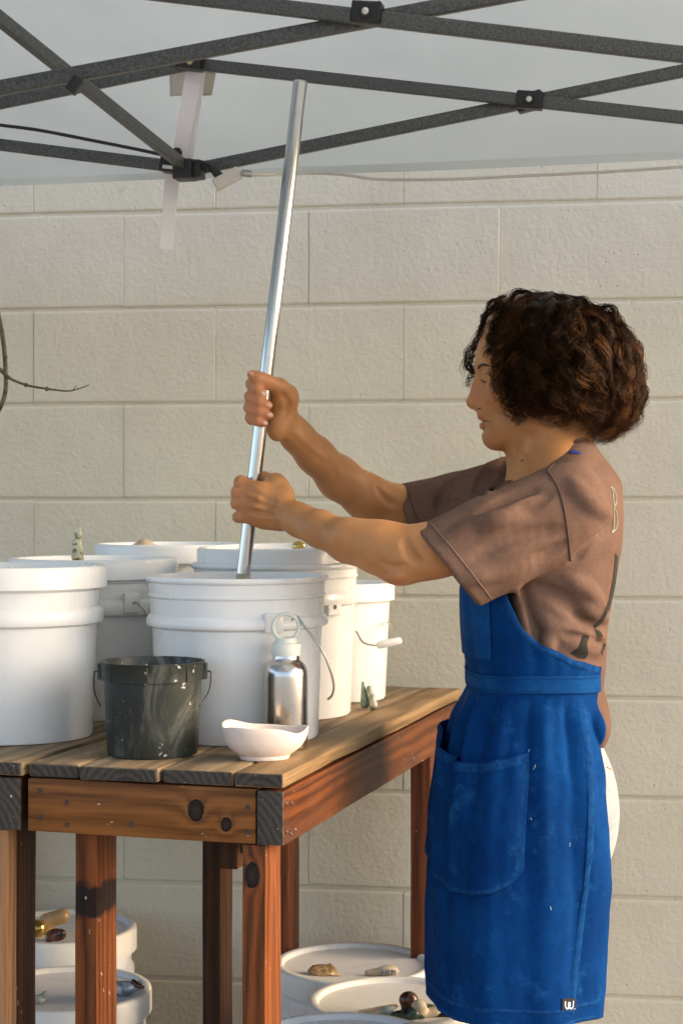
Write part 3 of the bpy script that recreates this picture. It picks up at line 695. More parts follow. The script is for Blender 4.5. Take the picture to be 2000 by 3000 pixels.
# ------------------------------------------------------------------ implicit modelling (smooth unions meshed by surface nets)
class Field:
    def __init__(s, lo, hi, h):
        s.lo = np.array(lo, np.float64); s.h = h
        s.n = np.ceil((np.array(hi)-s.lo)/h).astype(int)+1
        s.g = np.full(s.n, 9.0, np.float32)
    def win(s, bl, bh):
        a = np.clip(np.floor((np.array(bl)-s.lo)/s.h).astype(int), 0, s.n); b = np.clip(np.ceil((np.array(bh)-s.lo)/s.h).astype(int)+1, 0, s.n)
        if np.any(b <= a): return None, None
        ax = [(s.lo[i]+np.arange(a[i], b[i])*s.h).astype(np.float32) for i in range(3)]
        return tuple(slice(a[i], b[i]) for i in range(3)), np.meshgrid(*ax, indexing='ij', sparse=True)
    def put(s, sl, d, k, op):
        a = s.g[sl]
        if op == 'u':
            hh = np.maximum(k-np.abs(a-d), 0)/k; s.g[sl] = np.minimum(a, d)-hh*hh*k*.25
        else:
            d = -d; hh = np.maximum(k-np.abs(a-d), 0)/k; s.g[sl] = np.maximum(a, d)+hh*hh*k*.25
    def cone(s, a, b, r1, r2, k=.01, op='u', sq=None):
        a = np.array(a, float); b = np.array(b, float); rm = max(r1, r2)+k+s.h*2
        if sq is not None: rm = rm/min(1, sq[1])
        sl, G = s.win(np.minimum(a, b)-rm, np.maximum(a, b)+rm)
        if sl is None: return
        d = b-a; L2 = max(float(d@d), 1e-12)
        px, py, pz = G[0]-np.float32(a[0]), G[1]-np.float32(a[1]), G[2]-np.float32(a[2])
        t = np.clip((px*d[0]+py*d[1]+pz*d[2])/L2, 0, 1)
        qx, qy, qz = px-t*d[0], py-t*d[1], pz-t*d[2]
        if sq is not None:
            n, f = np.array(sq[0], float), sq[1]; n = n/np.linalg.norm(n)
            c = (qx*n[0]+qy*n[1]+qz*n[2])*(f-1); qx, qy, qz = qx+c*n[0], qy+c*n[1], qz+c*n[2]
        s.put(sl, (np.sqrt(qx*qx+qy*qy+qz*qz)-(r1+(r2-r1)*t)).astype(np.float32), k, op)
    def chain(s, pts, rs, k=.01, op='u', sq=None):
        for i in range(len(pts)-1): s.cone(pts[i], pts[i+1], rs[i], rs[i+1], k, op, sq)
    def ell(s, c, r, k=.01, op='u', rot=None):
        c = np.array(c, float); r = np.array(r, float); rm = r.max()+k+2*s.h
        sl, G = s.win(c-rm, c+rm)
        if sl is None: return
        x, y, z = G[0]-np.float32(c[0]), G[1]-np.float32(c[1]), G[2]-np.float32(c[2])
        if rot is not None:
            m = np.array(rot); x, y, z = m[0, 0]*x+m[0, 1]*y+m[0, 2]*z, m[1, 0]*x+m[1, 1]*y+m[1, 2]*z, m[2, 0]*x+m[2, 1]*y+m[2, 2]*z
        k0 = np.sqrt((x/r[0])**2+(y/r[1])**2+(z/r[2])**2); k1 = np.sqrt((x/r[0]**2)**2+(y/r[1]**2)**2+(z/r[2]**2)**2)
        s.put(sl, (k0*(k0-1)/np.maximum(k1, 1e-6)).astype(np.float32), k, op)
    def cut(s, p, n, k=.003, box=None):
        """remove the side the normal points to"""
        p = np.array(p, float); n = np.array(n, float); n /= np.linalg.norm(n)
        bl, bh = box if box else (s.lo, s.lo+s.n*s.h)
        sl, G = s.win(bl, bh)
        s.put(sl, (-((G[0]-p[0])*n[0]+(G[1]-p[1])*n[1]+(G[2]-p[2])*n[2])).astype(np.float32), k, 's')
    def sample(s, Pt):
        q = (np.asarray(Pt, float)-s.lo)/s.h; i = np.clip(np.floor(q).astype(int), 0, s.n-2); f = np.clip(q-i, 0, 1); out = 0
        for dx in (0, 1):
            for dy in (0, 1):
                for dz in (0, 1):
                    w_ = (f[:, 0] if dx else 1-f[:, 0])*(f[:, 1] if dy else 1-f[:, 1])*(f[:, 2] if dz else 1-f[:, 2])
                    out = out+w_*s.g[i[:, 0]+dx, i[:, 1]+dy, i[:, 2]+dz]
        return out
    def mesh(s, name, relax=1):
        g = s.g; ins = g < 0
        c = ins[:-1, :-1, :-1].astype(np.uint8)
        for dx, dy, dz in [(i, j, k) for i in (0, 1) for j in (0, 1) for k in (0, 1)][1:]:
            c += ins[dx:g.shape[0]-1+dx, dy:g.shape[1]-1+dy, dz:g.shape[2]-1+dz]
        act = np.argwhere((c > 0) & (c < 8)); idx = np.full(c.shape, -1, np.int32); idx[tuple(act.T)] = np.arange(len(act)); del c
        cor = np.array([(i, j, k) for i in (0, 1) for j in (0, 1) for k in (0, 1)])
        val = np.stack([g[act[:, 0]+o[0], act[:, 1]+o[1], act[:, 2]+o[2]] for o in cor], 1)
        acc = np.zeros((len(act), 3)); cnt = np.zeros(len(act))
        for i in range(8):
            for j in range(i+1, 8):
                if np.abs(cor[i]-cor[j]).sum() != 1: continue
                a, b = val[:, i], val[:, j]; m = (a < 0) != (b < 0); t = np.where(m, a/np.where(m, a-b, 1), 0)
                acc += np.where(m[:, None], cor[i]+(cor[j]-cor[i])*t[:, None], 0); cnt += m
        V = s.lo+(act+acc/cnt[:, None])*s.h
        Fs = []
        for ax in range(3):
            A_ = np.take(ins, range(0, g.shape[ax]-1), ax); B_ = np.take(ins, range(1, g.shape[ax]), ax)
            e = np.argwhere(A_ != B_); o1, o2 = [i for i in range(3) if i != ax]
            ok = (e[:, o1] > 0) & (e[:, o2] > 0) & (e[:, o1] < g.shape[o1]-1) & (e[:, o2] < g.shape[o2]-1); e = e[ok]
            fl = A_[tuple(e.T)]
            def cell(d1, d2):
                q = e.copy(); q[:, o1] += d1; q[:, o2] += d2; return idx[tuple(q.T)]
            qd = np.stack([cell(-1, -1), cell(0, -1), cell(0, 0), cell(-1, 0)], 1)
            if ax == 1: fl = ~fl
            Fs.append(np.where(fl[:, None], qd, qd[:, ::-1]))
        Fc = np.concatenate(Fs)
        for _ in range(relax):
            acc = np.zeros_like(V); cnt = np.zeros(len(V))
            for i in range(4):
                np.add.at(acc, Fc[:, i], V[Fc[:, (i+1) % 4]]); np.add.at(cnt, Fc[:, i], 1)
                np.add.at(acc, Fc[:, i], V[Fc[:, (i+3) % 4]]); np.add.at(cnt, Fc[:, i], 1)
            V = V*.5+.5*acc/np.maximum(cnt, 1)[:, None]
        return np_mesh(name, V, Fc), V, Fc

# ------------------------------------------------------------------ small glazed test pieces
def blob(name, label, prims, mat, cat='test piece', h=.0022, group=None, relax=1):
    pts = []
    for p in prims:
        if p[0] == 'e': pts += [np.array(p[1])-max(p[2]), np.array(p[1])+max(p[2])]
        else: pts += [np.minimum(p[1], p[2])-max(p[3:5]), np.maximum(p[1], p[2])+max(p[3:5])]
    pts = np.array([np.array(q) for q in pts]); f = Field(pts.min(0)-.01, pts.max(0)+.01, h)
    for p in prims:
        if p[0] == 'e': f.ell(p[1], p[2], .004)
        elif p[0] == 's': f.cone(p[1], p[2], p[3], p[4], .003, 's')
        else: f.cone(p[1], p[2], p[3], p[4], .004)
    me, _, _ = f.mesh(name, relax)
    o = link(name, me, mat); tag(o, label, cat, group); return o
TG = 'glazed test pieces on the bucket lids'
gl = NM('amber_glass_glaze'); v = gl.coords(); gl.color(gl.ramp(gl.noise(v, 70, 3, .6, 1.0), [(.50, (.72, .72, .50)), (.57, (.34, .18, .05)), (.66, (.09, .03, .012))])); gl.set(Roughness=.08); gl.b.inputs['Transmission Weight'].default_value = .35; gl.bump(gl.noise(v, 90, 3), .5, .003)
def glaze(name, c1, c2, scale=40, rough=.15, met=0):
    m = NM(name); v = m.coords(); m.color(m.ramp(m.noise(v, scale, 4, .6, .6), [(.38, c1), (.62, c2)])); m.set(Roughness=rough, Metallic=met); m.bump(m.noise(v, scale*2, 3), .25, .002); return m.m
brass = glaze('gold_lustre', (.42, .28, .07), (.70, .52, .18), 25, .18, .85); dkg = glaze('black_green_glaze', (.012, .018, .012), (.05, .08, .05), 50, .10)
clay = glaze('raw_clay', (.40, .31, .19), (.56, .45, .30), 55, .6); olive = glaze('olive_glaze', (.16, .17, .12), (.42, .42, .34), 60, .2)
silv = glaze('silver_grey_glaze', (.16, .17, .18), (.55, .56, .56), 40, .15, .2); sage = glaze('sage_glaze', (.30, .34, .27), (.52, .54, .46), 50, .3); redc = glaze('red_brown_glaze', (.025, .010, .006), (.11, .038, .018), 60, .22)
greeng = glaze('copper_green_glaze', (.05, .10, .06), (.24, .32, .22), 60, .25)
zt = TZ+.270-.012; D2 = 3.08
a = PA(179, 1283, D2); a[2] = TZ+.270-.0115
blob('glazed_test_piece', 'tall clear and amber glassy test piece standing on a bucket lid', [('c', a+[0, 0, .008], a+[0, 0, .030], .0095, .0085), ('c', a+[-.001, 0, .028], a+[.001, 0, .068], .0088, .0070), ('e', a+[.004, -.003, .058], [.0045]*3), ('e', a+[.004, -.004, .035], [.006]*3), ('e', a+[-.006, -.003, .022], [.005]*3), ('e', a+[-.005, -.002, .046], [.005]*3), ('e', a+[.005, 0, .018], [.006]*3)], gl.m, 'test piece', .0016, TG)
a = PA(331, 1250, 3.40); a[2] = TZ+.288-.0115
blob('shell_piece', 'beige shell like ceramic piece on the lid by the wall', [('e', a+[0, 0, .012], [.024, .016, .012]), ('e', a+[0, 0, .020], [.013, .012, .009]), ('e', a+[-.018, 0, .010], [.012, .01, .006]), ('e', a+[.02, 0, .009], [.011, .01, .006])], clay, 'test piece', .002, TG)
a = PA(686, 1256, 3.16); a[2] = TZ+.268+.0195
blob('gold_test_piece', 'small round gold lustre piece on the loose lid', [('e', a+[0, 0, .009], [.012, .010, .010]), ('e', a+[.006, -.006, .010], [.006]*3)], brass, 'test piece', .0018, TG)
a = PA(838, 1625, 3.22); a[2] = TZ+.001
blob('green_test_piece', 'leaf shaped green glazed piece leaning by the small pail', [('c', a+[0, .0, .008], a+[-.004, .004, .046], .0085, .003)], greeng, 'test piece', .002, TG)
a = PA(852, 1622, 3.22); a[2] = TZ+.001
blob('green_test_piece', 'dark green and rusty cone shaped piece beside the small pail', [('c', a+[.004, -.006, .007], a+[-.003, 0, .036], .008, .006), ('e', a+[.004, -.008, .006], [.007]*3)], olive, 'test piece', .002, TG)
# under the table, right
zl = .354-.0095; 
def at(x, y, D, z): q = PA(x, y, D); q[2] = z; return q
a = at(742, 2222, 3.39, .3590)
out = [(-.031, -.004), (-.020, .012), (-.004, .015), (.010, .012), (.014, .016), (.024, .003), (.030, -.010), (.012, -.012), (-.008, -.013), (-.024, -.010)]
V = []; Fc = []
for k, (s_, dz) in enumerate(((1, 0), (.55, .0035), (0.02, .004))):
    for q in out: V.append((q[0]*s_, q[1]*s_, dz+.003*math.sin(q[0]*120)*s_))
n_ = len(out)
for k in range(2):
    for i in range(n_): Fc.append((k*n_+i, k*n_+(i+1) % n_, (k+1)*n_+(i+1) % n_, (k+1)*n_+i))
o = link('leaf_tile', py_mesh('leaf_tile', V, Fc), glaze('brown_shell_glaze', (.16, .085, .03), (.42, .28, .13), 45, .3)); md = o.modifiers.new('thickness', 'SOLIDIFY'); md.thickness = .002
o.location = a+[0, 0, .0105]; o.rotation_euler = (R(36), R(4), R(6)); tag(o, 'thin brown shell coloured tile lying on a bucket lid', 'test piece', TG)
a = at(880, 2222, 3.39, .3585)
t_ = blob('lettered_test_piece', 'cream clay piece with blue brushed letters MM', [('e', a+[.010, 0, .011], [.020, .012, .012]), ('c', a+[-.03, .004, .006], a+[0, 0, .010], .006, .009)], clay, 'test piece', .0018, TG)
ink = plain('blue_slip_ink', (.16, .19, .33), .7)
for k, gx in enumerate((-.004, .008, .019)):
    if k == 0: pts = [(.003, -.004), (0, -.004), (-.001, .0), (.002, .002), (.003, -.003), (.003, .006)]
    else: pts = [(-.004, -.005), (-.003, .005), (0, -.001), (.003, .005), (.004, -.005)]
    link('letter', tube_mesh('letter', [Vector((a[0]+gx+q[0]*.9, a[1]-.0125-.0005+abs(gx-.010)*.16, a[2]+.0115+q[1])) for q in pts], .0009, 6), ink, t_, True)
zl2 = .385-.0095
a = at(938, 2278, 3.08, zl2)
blob('dark_test_piece', 'dark brown glossy knob in the heap beside the blue apron', [('e', a+[.0, 0, .026], [.017, .014, .015]), ('c', a+[-.004, 0, .006], a+[.0, 0, .02], .010, .012)], redc, 'test piece', .002, TG)
a = at(962, 2288, 3.05, zl2)
blob('cream_test_piece', 'round cream knob in the heap of glazed pieces', [('e', a+[0, 0, .020], [.014, .012, .016]), ('c', a+[.006, .004, .008], a+[.03, .01, .012], .008, .010)], clay, 'test piece', .002, TG)
a = at(922, 2298, 3.05, zl2)
blob('dark_test_piece', 'black green glossy twisted piece at the front of the heap', [('c', a+[-.014, 0, .008], a+[.02, -.004, .014], .006, .010), ('c', a+[.01, -.008, .007], a+[.034, -.004, .008], .007, .006)], dkg, 'test piece', .002, TG)
a = at(985, 2290, 3.07, zl2)
blob('dark_test_piece', 'black glassy ring piece half behind the blue apron', [('c', a+[-.008, 0, .012], a+[.022, 0, .010], .011, .008), ('c', a+[.01, -.01, .007], a+[.04, -.02, .006], .007, .006)], dkg, 'test piece', .002, TG)
a = at(892, 2292, 3.07, zl2)
blob('sage_test_piece', 'pale sage rounded piece at the end of the heap', [('e', a+[0, 0, .010], [.016, .011, .009])], sage, 'test piece', .002, TG)
o = link('stick_tile', sharp(box_mesh('stick_tile', .070, .012, .003, .0008, 1, .001, 4, 5), 40), clay); o.location = at(868, 2300, 3.09, zl2+.008); o.rotation_euler = (R(8), R(-6), R(14)); tag(o, 'long beige clay strip lying on a bucket lid', 'test piece', TG)
lp = smooth_path([at(822, 2312, 3.02, zl2+.004), at(850, 2322, 3.005, zl2+.003), at(885, 2328, 3.00, zl2+.003), at(905, 2318, 3.01, zl2+.005), at(890, 2300, 3.04, zl2+.004), at(850, 2303, 3.04, zl2+.003)], 8, True)
tag(link('clay_ring', tube_mesh('clay_ring', lp, .0042, 10, True), olive), 'flattened grey brown ring of clay on a bucket lid', 'test piece', TG)
a = at(802, 2338, 2.87, .403-.0085)
blob('sage_test_piece', 'wide pale sage lump with rounded lobes', [('e', a+[-.012, 0, .012], [.022, .014, .012]), ('e', a+[.018, -.004, .012], [.014, .011, .012]), ('c', a+[-.02, -.008, .008], a+[.014, -.012, .008], .008, .008)], sage, 'test piece', .002, TG)
a = at(935, 2342, 2.89, .403-.0085)
blob('sage_test_piece', 'grey clay lump with a crumpled ridge', [('e', a+[0, 0, .011], [.022, .013, .011]), ('c', a+[-.02, 0, .009], a+[.0, -.008, .017], .005, .006)], glaze('grey_clay', (.36, .34, .29), (.52, .49, .43), 50, .6), 'test piece', .002, TG)
# under the table, left
zl4 = .399-.0055
a = at(88, 2108, 3.56, zl4)
blob('brass_ball', 'round brass coloured ball on a bucket lid', [('e', a+[0, 0, .017], [.017]*3), ('c', a+[-.01, 0, .006], a+[0, 0, .006], .010, .010)], brass, 'test piece', .002, TG)
a = at(124, 2100, 3.58, zl4)
blob('wooden_handle_piece', 'oval tan wooden piece with faint writing', [('c', a+[-.014, 0, .026], a+[.018, 0, .036], .016, .015), ('c', a+[-.012, 0, .006], a+[-.012, 0, .02], .010, .012)], glaze('tan_wood', (.33, .20, .08), (.45, .29, .13), 20, .4), 'test piece', .002, TG)
a = at(130, 2122, 3.52, zl4)
blob('dark_test_piece', 'black glossy lump beside the oval wooden piece', [('e', a+[0, 0, .013], [.020, .012, .013]), ('e', a+[-.012, -.006, .008], [.009]*3), ('e', a+[.012, -.006, .018], [.008]*3)], redc, 'test piece', .002, TG)
a = at(282, 2268, 3.17, .386-.0055)
blob('silver_test_piece', 'silvery glazed lump with two dark red points', [('e', a+[0, 0, .016], [.024, .014, .014]), ('c', a+[.01, 0, .018], a+[.030, 0, .026], .011, .005), ('c', a+[.01, 0, .014], a+[.034, -.004, .020], .008, .004), ('e', a+[-.022, .0, .024], [.014, .012, .013])], silv, 'test piece', .002, TG)
a = at(312, 2250, 3.165, .386-.0055)
blob('red_test_piece', 'dark red pointed chips on the silvery lump', [('c', a+[-.004, -.002, .030], a+[.006, -.004, .024], .005, .004), ('c', a+[.002, -.004, .024], a+[.014, -.006, .021], .004, .003)], redc, 'test piece', .0015, TG)
a = at(88, 2287, 3.13, .386-.0055)
blob('green_test_piece', 'small dark green spiky piece next to the bleached leg', [('e', a+[0, 0, .008], [.014, .010, .008]), ('c', a+[0, 0, .01], a+[.012, 0, .022], .003, .002)], olive, 'test piece', .002, TG)

# ------------------------------------------------------------------ branch reaching in from the left
brm = glaze('green_bark', (.045, .055, .022), (.13, .11, .055), 60, .6)
br = thing('branch', P(-40, 760, 3.30), 'thin leafless green twig reaching in beside the wall', 'branch')
link('stem', tube_mesh('stem', smooth_path([P(-30, 640, 3.3), P(-4, 720, 3.28), P(9, 790, 3.27), P(14, 860, 3.27), P(13, 900, 3.27), P(2, 935, 3.28), P(-14, 960, 3.3)], 8), [.0042]*49, 8), brm, br, True)
link('side_twig', tube_mesh('side_twig', smooth_path([P(-30, 820, 3.28), P(0, 848, 3.27), P(18, 866, 3.26), P(60, 884, 3.25), P(110, 893, 3.24), P(155, 898, 3.24), P(180, 893, 3.24), P(206, 884, 3.235)], 8), list(np.linspace(.0034, .0008, 57)), 8), brm, br, True)
link('thorn', tube_mesh('thorn', [P(168, 896, 3.24), P(174, 888, 3.238), P(178, 884, 3.237)], [.001, .0008, .0004], 6), brm, br, True)
for x, y in ((2, 850), (18, 866), (12, 820), (60, 884), (108, 893)):
    link('bud', tube_mesh('bud', [P(x-5, y-1, 3.262), P(x, y, 3.262), P(x+6, y+1, 3.262)], [.002, .0048, .002], 8), brm, br, True)
# ------------------------------------------------------------------ the person
DM = 2.84
person = thing('person', (.31, DM, 0), 'person in blue apron and dusty pink t-shirt gripping the steel pole with both hands', 'person')
U = DM/F                                                     # metres per print pixel at the person's middle plane
f = Field((-.21, 2.575, .86), (.50, 3.13, 1.615), .0024)
def H(x, y, dy=0.0): q = PA(x, y, DM); q[1] += dy; return q  # middle plane of the head and body, offset sideways
# head
f.ell(H(1236, 800), (.0950, .0745, .0835), .01)
f.ell(H(1190, 880), (.0600, .0620, .0750), .03)
f.ell(H(1152, 925), (.0360, .0400, .0450), .02)
f.ell(H(1128, 828), (.0205, .050, .024), .02)                # forehead / brow
f.ell(H(1113, 838), (.0110, .040, .0075), .010)
for s in (-1, 1):
    f.ell(H(1152, 900, s*.043), (.024, .020, .022), .02)      # cheekbones
    f.ell(H(1102, 866, s*.031), (.012, .015, .0105), .012, 's')
    f.ell(H(1124, 868, s*.031), (.0125, .0130, .0125), .004)
    f.ell(H(1119, 858, s*.031), (.0120, .0150, .0050), .004)  # lid fold
    f.cone(H(1143, 1003, s*.012), H(1222, 962, s*.050), .017, .019, .018)
    f.cone(H(1222, 962, s*.050), H(1240, 890, s*.060), .018, .017, .018)
    f.ell(H(1256, 868, s*.0745), (.016, .008, .030), .006)    # ears
    f.ell(H(1103, 931, s*.0115), (.0105, .0070, .0080), .005) # nostril wings
    f.ell(H(1101, 939, s*.0065), (.0042, .0030, .0030), .002, 's')
f.ell(H(1170, 975), (.038, .045, .030), .02)
f.chain([H(1108, 856), H(1098, 885), H(1087, 921)], [.0080, .0088, .0108], .010)
f.ell(H(1086, 924), (.0102, .0098, .0092), .006)
f.cone(H(1088, 930), H(1103, 936), .0062, .006, .005)        # columella
f.ell(H(1112, 948), (.0105, .020, .0115), .010)
f.chain([H(1119, 962, -.019), H(1106, 957, -.008), H(1104, 956), H(1106, 957, .008), H(1119, 962, .019)], [.0025, .0052, .0048, .0052, .0025], .004)
f.chain([H(1123, 969, -.017), H(1111, 977, -.007), H(1110, 978), H(1111, 977, .007), H(1123, 969, .017)], [.0025, .0060, .0062, .0060, .0025], .004)
f.chain([H(1124, 967, -.022), H(1104, 967.5, -.006), H(1104, 967.5, .006), H(1124, 967, .022)], [.0012, .0022, .0022, .0012], .0025, 's')
f.ell(H(1113, 992), (.006, .016, .005), .008, 's')
f.ell(H(1136, 1006), (.0185, .0200, .0165), .014)
# neck, shoulders, trunk (under the shirt)
f.chain([H(1262, 930), H(1268, 1000), H(1280, 1085)], [.052, .0535, .060], .03)
f.chain([H(1200, 1000, -.012), H(1215, 1080, -.008)], [.020, .022], .025)
f.ell(H(1192, 1052), (.009, .009, .012), .012)
f.cone(H(1285, 1120, -.04), H(1275, 1150, -.115), .042, .034, .04); f.cone(H(1285, 1120, .04), H(1265, 1150, .115), .042, .034, .04)
f.ell(H(1270, 1220), (.085, .135, .15), .04); f.ell(H(1245, 1420), (.08, .115, .16), .04)
# near (left) arm
W1 = PA(656, 1176, 2.785)
f.chain([PA(1262, 1150, 2.725), PA(1140, 1222, 2.682), PA(1040, 1254, 2.664), PA(985, 1266, 2.658), PA(930, 1278, 2.660)], [.036, .036, .038, .039, .037], .02)
f.chain([PA(930, 1276, 2.660), PA(872, 1262, 2.675), PA(800, 1242, 2.70), PA(735, 1215, 2.735), PA(690, 1196, 2.765), W1], [.035, .0350, .0305, .0255, .0228, .0232], .02)
f.ell(PA(912, 1314, 2.660), (.019, .017, .0145), .022); f.ell(PA(850, 1228, 2.675), (.05, .02, .014), .03)
# near hand: back of the hand to the camera, fingers round the far side of the tube
kn = [(553, 1107, 2.812), (546, 1131, 2.806), (545, 1157, 2.808), (553, 1186, 2.815)]
for i, (x, y, d) in enumerate(kn):
    c0 = PA(648, 1150+i*15, 2.790); m = PA(x, y, d); m0 = PA((x+648)/2, (y+1150+i*15)/2, d-.014)
    f.chain([c0, m0, m], [.0150, .0128, .0098], .012)
    f.ell(PA(x-1, y, d-.001), (.0088, .0092, .0088), .006)
    fr = [.0094, .0096, .0092, .0082][i]; bx = 575-(y-1150)*.116
    f.chain([m, PA(bx-26, y+2, 2.842), PA(bx-22, y+3, 2.862), PA(bx+6, y+4, 2.868), PA(bx+26, y+3, 2.858)], [fr, fr, fr*.95, fr*.9, fr*.75], .0035)
for i in range(3):
    ya = (kn[i][1]+kn[i+1][1])/2; f.chain([PA(546, ya, 2.798), PA(537, ya+1, 2.815), PA(533, ya+2, 2.838)], [.0008, .0024, .0030], .005, 's')
    yb = 1150+i*15+8; f.chain([PA(560, ya, 2.786), PA(610, (ya+yb)/2, 2.776), PA(640, yb, 2.776)], [.0022, .0022, .0015], .010, 's')
f.chain([PA(652, 1135, 2.800), PA(632, 1108, 2.822), PA(606, 1100, 2.850), PA(580, 1102, 2.866)], [.0165, .0130, .0105, .0085], .010)
f.ell(PA(634, 1112, 2.812), (.017, .017, .010), .012)
f.ell(PA(632, 1192, 2.797), (.024, .013, .014), .015)
# far (right) arm
f.chain([PA(1200, 1140, 2.97), PA(1060, 1165, 3.02), PA(950, 1172, 3.03), PA(895, 1165, 3.02)], [.036, .036, .038, .036], .02)
f.chain([PA(895, 1163, 3.02), PA(842, 1142, 2.995), PA(778, 1098, 2.965), PA(722, 1044, 2.925), PA(682, 1002, 2.90), PA(662, 975, 2.885)], [.0355, .0362, .0335, .0280, .0240, .0238], .02)
f.ell(PA(872, 1192, 3.01), (.03, .02, .012), .025); f.ell(PA(905, 1150, 3.0), (.022, .02, .018), .02)
f.ell(PA(662, 1196, 2.772), (.008, .007, .008), .008)
# far hand: palm behind the tube, fingers closing over it towards the camera
f.ell(PA(652, 942, 2.868), (.020, .017, .042), .014, rot=[[.94, 0, -.34], [0, 1, 0], [.34, 0, .94]])
f.ell(PA(640, 905, 2.862), (.018, .016, .022), .014); f.ell(PA(636, 985, 2.862), (.016, .015, .020), .014)
ft = [(566, 884, 608, 906, .0092), (563, 913, 621, 931, .0094), (561, 938, 623, 954, .0090), (563, 962, 612, 973, .0080)]
for i, (lx, ly, tx, ty, r_) in enumerate(ft):
    f.chain([PA(640, 905+i*24, 2.872), PA(612, (ly+905+i*24)/2-2, 2.880), PA(lx+18, ly-5, 2.874)], [.013, r_*1.12, r_*1.06], .006)
    f.chain([PA(lx+18, ly-5, 2.874), PA(lx+11, ly-2, 2.850), PA(lx+14, ly+2, 2.829), PA((lx+tx)/2+4, (ly+ty)/2, 2.8195), PA(tx-4, ty, 2.8215)], [r_*1.05, r_, r_*1.02, r_*.96, r_*.74], .0030)
f.chain([PA(658, 915, 2.862), PA(640, 890, 2.850), PA(612, 877, 2.832), PA(592, 868, 2.822), PA(577, 860, 2.818)], [.0175, .0145, .0112, .0098, .0070], .008)
f.ell(PA(604, 874, 2.828), (.010, .010, .0095), .005)
def bsurf(x, y, d0=2.55, d1=3.1):
    Ds = np.arange(d0, d1, .0015); q = np.array([PA(x, y, d) for d in Ds]); v_ = f.sample(q); h_ = np.where(v_ < 0)[0]
    return Ds[h_[0]] if len(h_) else None
def crease(a, b, r, k, op, bow=0):
    n_ = 9; pts, rs = [], []
    for i in range(n_):
        t = i/(n_-1); x = a[0]+(b[0]-a[0])*t-(b[1]-a[1])*bow*math.sin(math.pi*t); y = a[1]+(b[1]-a[1])*t+(b[0]-a[0])*bow*math.sin(math.pi*t)
        d = bsurf(x, y)
        if d is None: continue
        w_ = math.sin(math.pi*(.06+.88*t))**.6; rr_ = r*w_
        pts.append(PA(x, y, d+(rr_*.80 if op == 'u' else -rr_*.84)+(r-rr_)*(1 if op == 'u' else -1))); rs.append(rr_)
    if len(pts) > 2: f.chain(pts, rs, k, op)
for (a_, b_, r_, k_, op_, bw_) in (
    ((572, 1112), (640, 1152), .0030, .006, 'u', .02), ((566, 1133), (642, 1164), .0030, .006, 'u', .02), ((566, 1158), (642, 1176), .0028, .006, 'u', 0), ((574, 1184), (640, 1190), .0026, .006, 'u', 0),
    ((655, 1158), (700, 1188), .0030, .006, 's', 0), ((664, 1190), (740, 1222), .0032, .008, 's', .03), ((690, 1180), (800, 1218), .0040, .010, 'u', -.04), ((720, 1218), (850, 1262), .0040, .012, 's', .05), ((790, 1212), (900, 1232), .0050, .014, 'u', -.05), ((875, 1290), (930, 1298), .0035, .008, 's', .15), ((892, 1322), (925, 1318), .0040, .008, 'u', .1), ((930, 1240), (960, 1290), .0040, .012, 's', .1),
    ((648, 960), (640, 1000), .0026, .006, 's', .1), ((645, 905), (655, 955), .0030, .008, 's', -.25), ((668, 975), (652, 1008), .0026, .005, 's', .0), ((676, 990), (745, 1052), .0034, .007, 'u', .02), ((664, 1008), (735, 1082), .0032, .007, 's', .03), ((690, 1040), (790, 1130), .0035, .009, 'u', .03), ((745, 1045), (850, 1108), .0045, .012, 's', -.03), ((800, 1075), (885, 1120), .0050, .012, 'u', -.04), ((868, 1118), (905, 1160), .0050, .010, 's', .1), ((850, 1180), (920, 1190), .0045, .012, 's', .06),
    ((1185, 1030), (1225, 1080), .0035, .010, 's', .05), ((1215, 1010), (1200, 1075), .0050, .010, 'u', .05)):
    if 645 < a_[0] < 868 and a_[1] != 990: continue
    crease(a_, b_, r_*(.36 if a_[0] > 645 and a_[0] < 1000 else .8), k_, op_, bw_)
body_me, BV_, BF_ = f.mesh('body', 1)
# colour of the skin itself: lips, flushed nose / cheeks, knuckles
def near(c, r): 
    d = np.linalg.norm((BV_-np.array(c))/np.array(r), axis=1); return np.clip(1.25-d, 0, 1)
lips = np.maximum.reduce([near(H(1105, 958), (.007, .02, .0045)), near(H(1111, 976), (.008, .018, .006))])
flush = np.maximum.reduce([.9*near(H(1090, 920), (.022, .018, .024)), .6*near(H(1140, 915, -.05), (.03, .03, .03)), .55*near(PA(560, 1145, 2.81), (.03, .03, .06)), .8*near(PA(908, 1318, 2.66), (.04, .03, .025)), .75*near(PA(605, 920, 2.82), (.045, .02, .06)), .5*near(PA(590, 868, 2.82), (.03, .03, .02))])
set_attr(body_me, 'lips', np.clip(lips*1.6, 0, 1)); set_attr(body_me, 'flush', flush)
sk = NM('skin'); v = sk.coords()
c = sk.ramp(sk.noise(v, 22, 5, .6), [(.3, (.385, .170, .060)), (.7, (.475, .226, .088))])
aF = sk.n('Attribute'); aF.attribute_name = 'flush'; aL = sk.n('Attribute'); aL.attribute_name = 'lips'
c = sk.mix(sk.math('MULTIPLY', aF.outputs['Fac'], .75), c, (.50, .180, .095)); c = sk.mix(sk.math('MULTIPLY', aL.outputs['Fac'], .8), c, (.34, .085, .062))
c = sk.mix(sk.ramp(sk.noise(v, 130, 2), [(.70, (0, 0, 0)), (.78, (.4, .4, .4))]), c, (.33, .16, .09))
sk.color(c); sk.set(Roughness=.46); sk.b.inputs['Subsurface Weight'].default_value = .25; sk.b.inputs['Subsurface Radius'].default_value = (.010, .0045, .0025); sk.b.inputs['Subsurface Scale'].default_value = 1.0
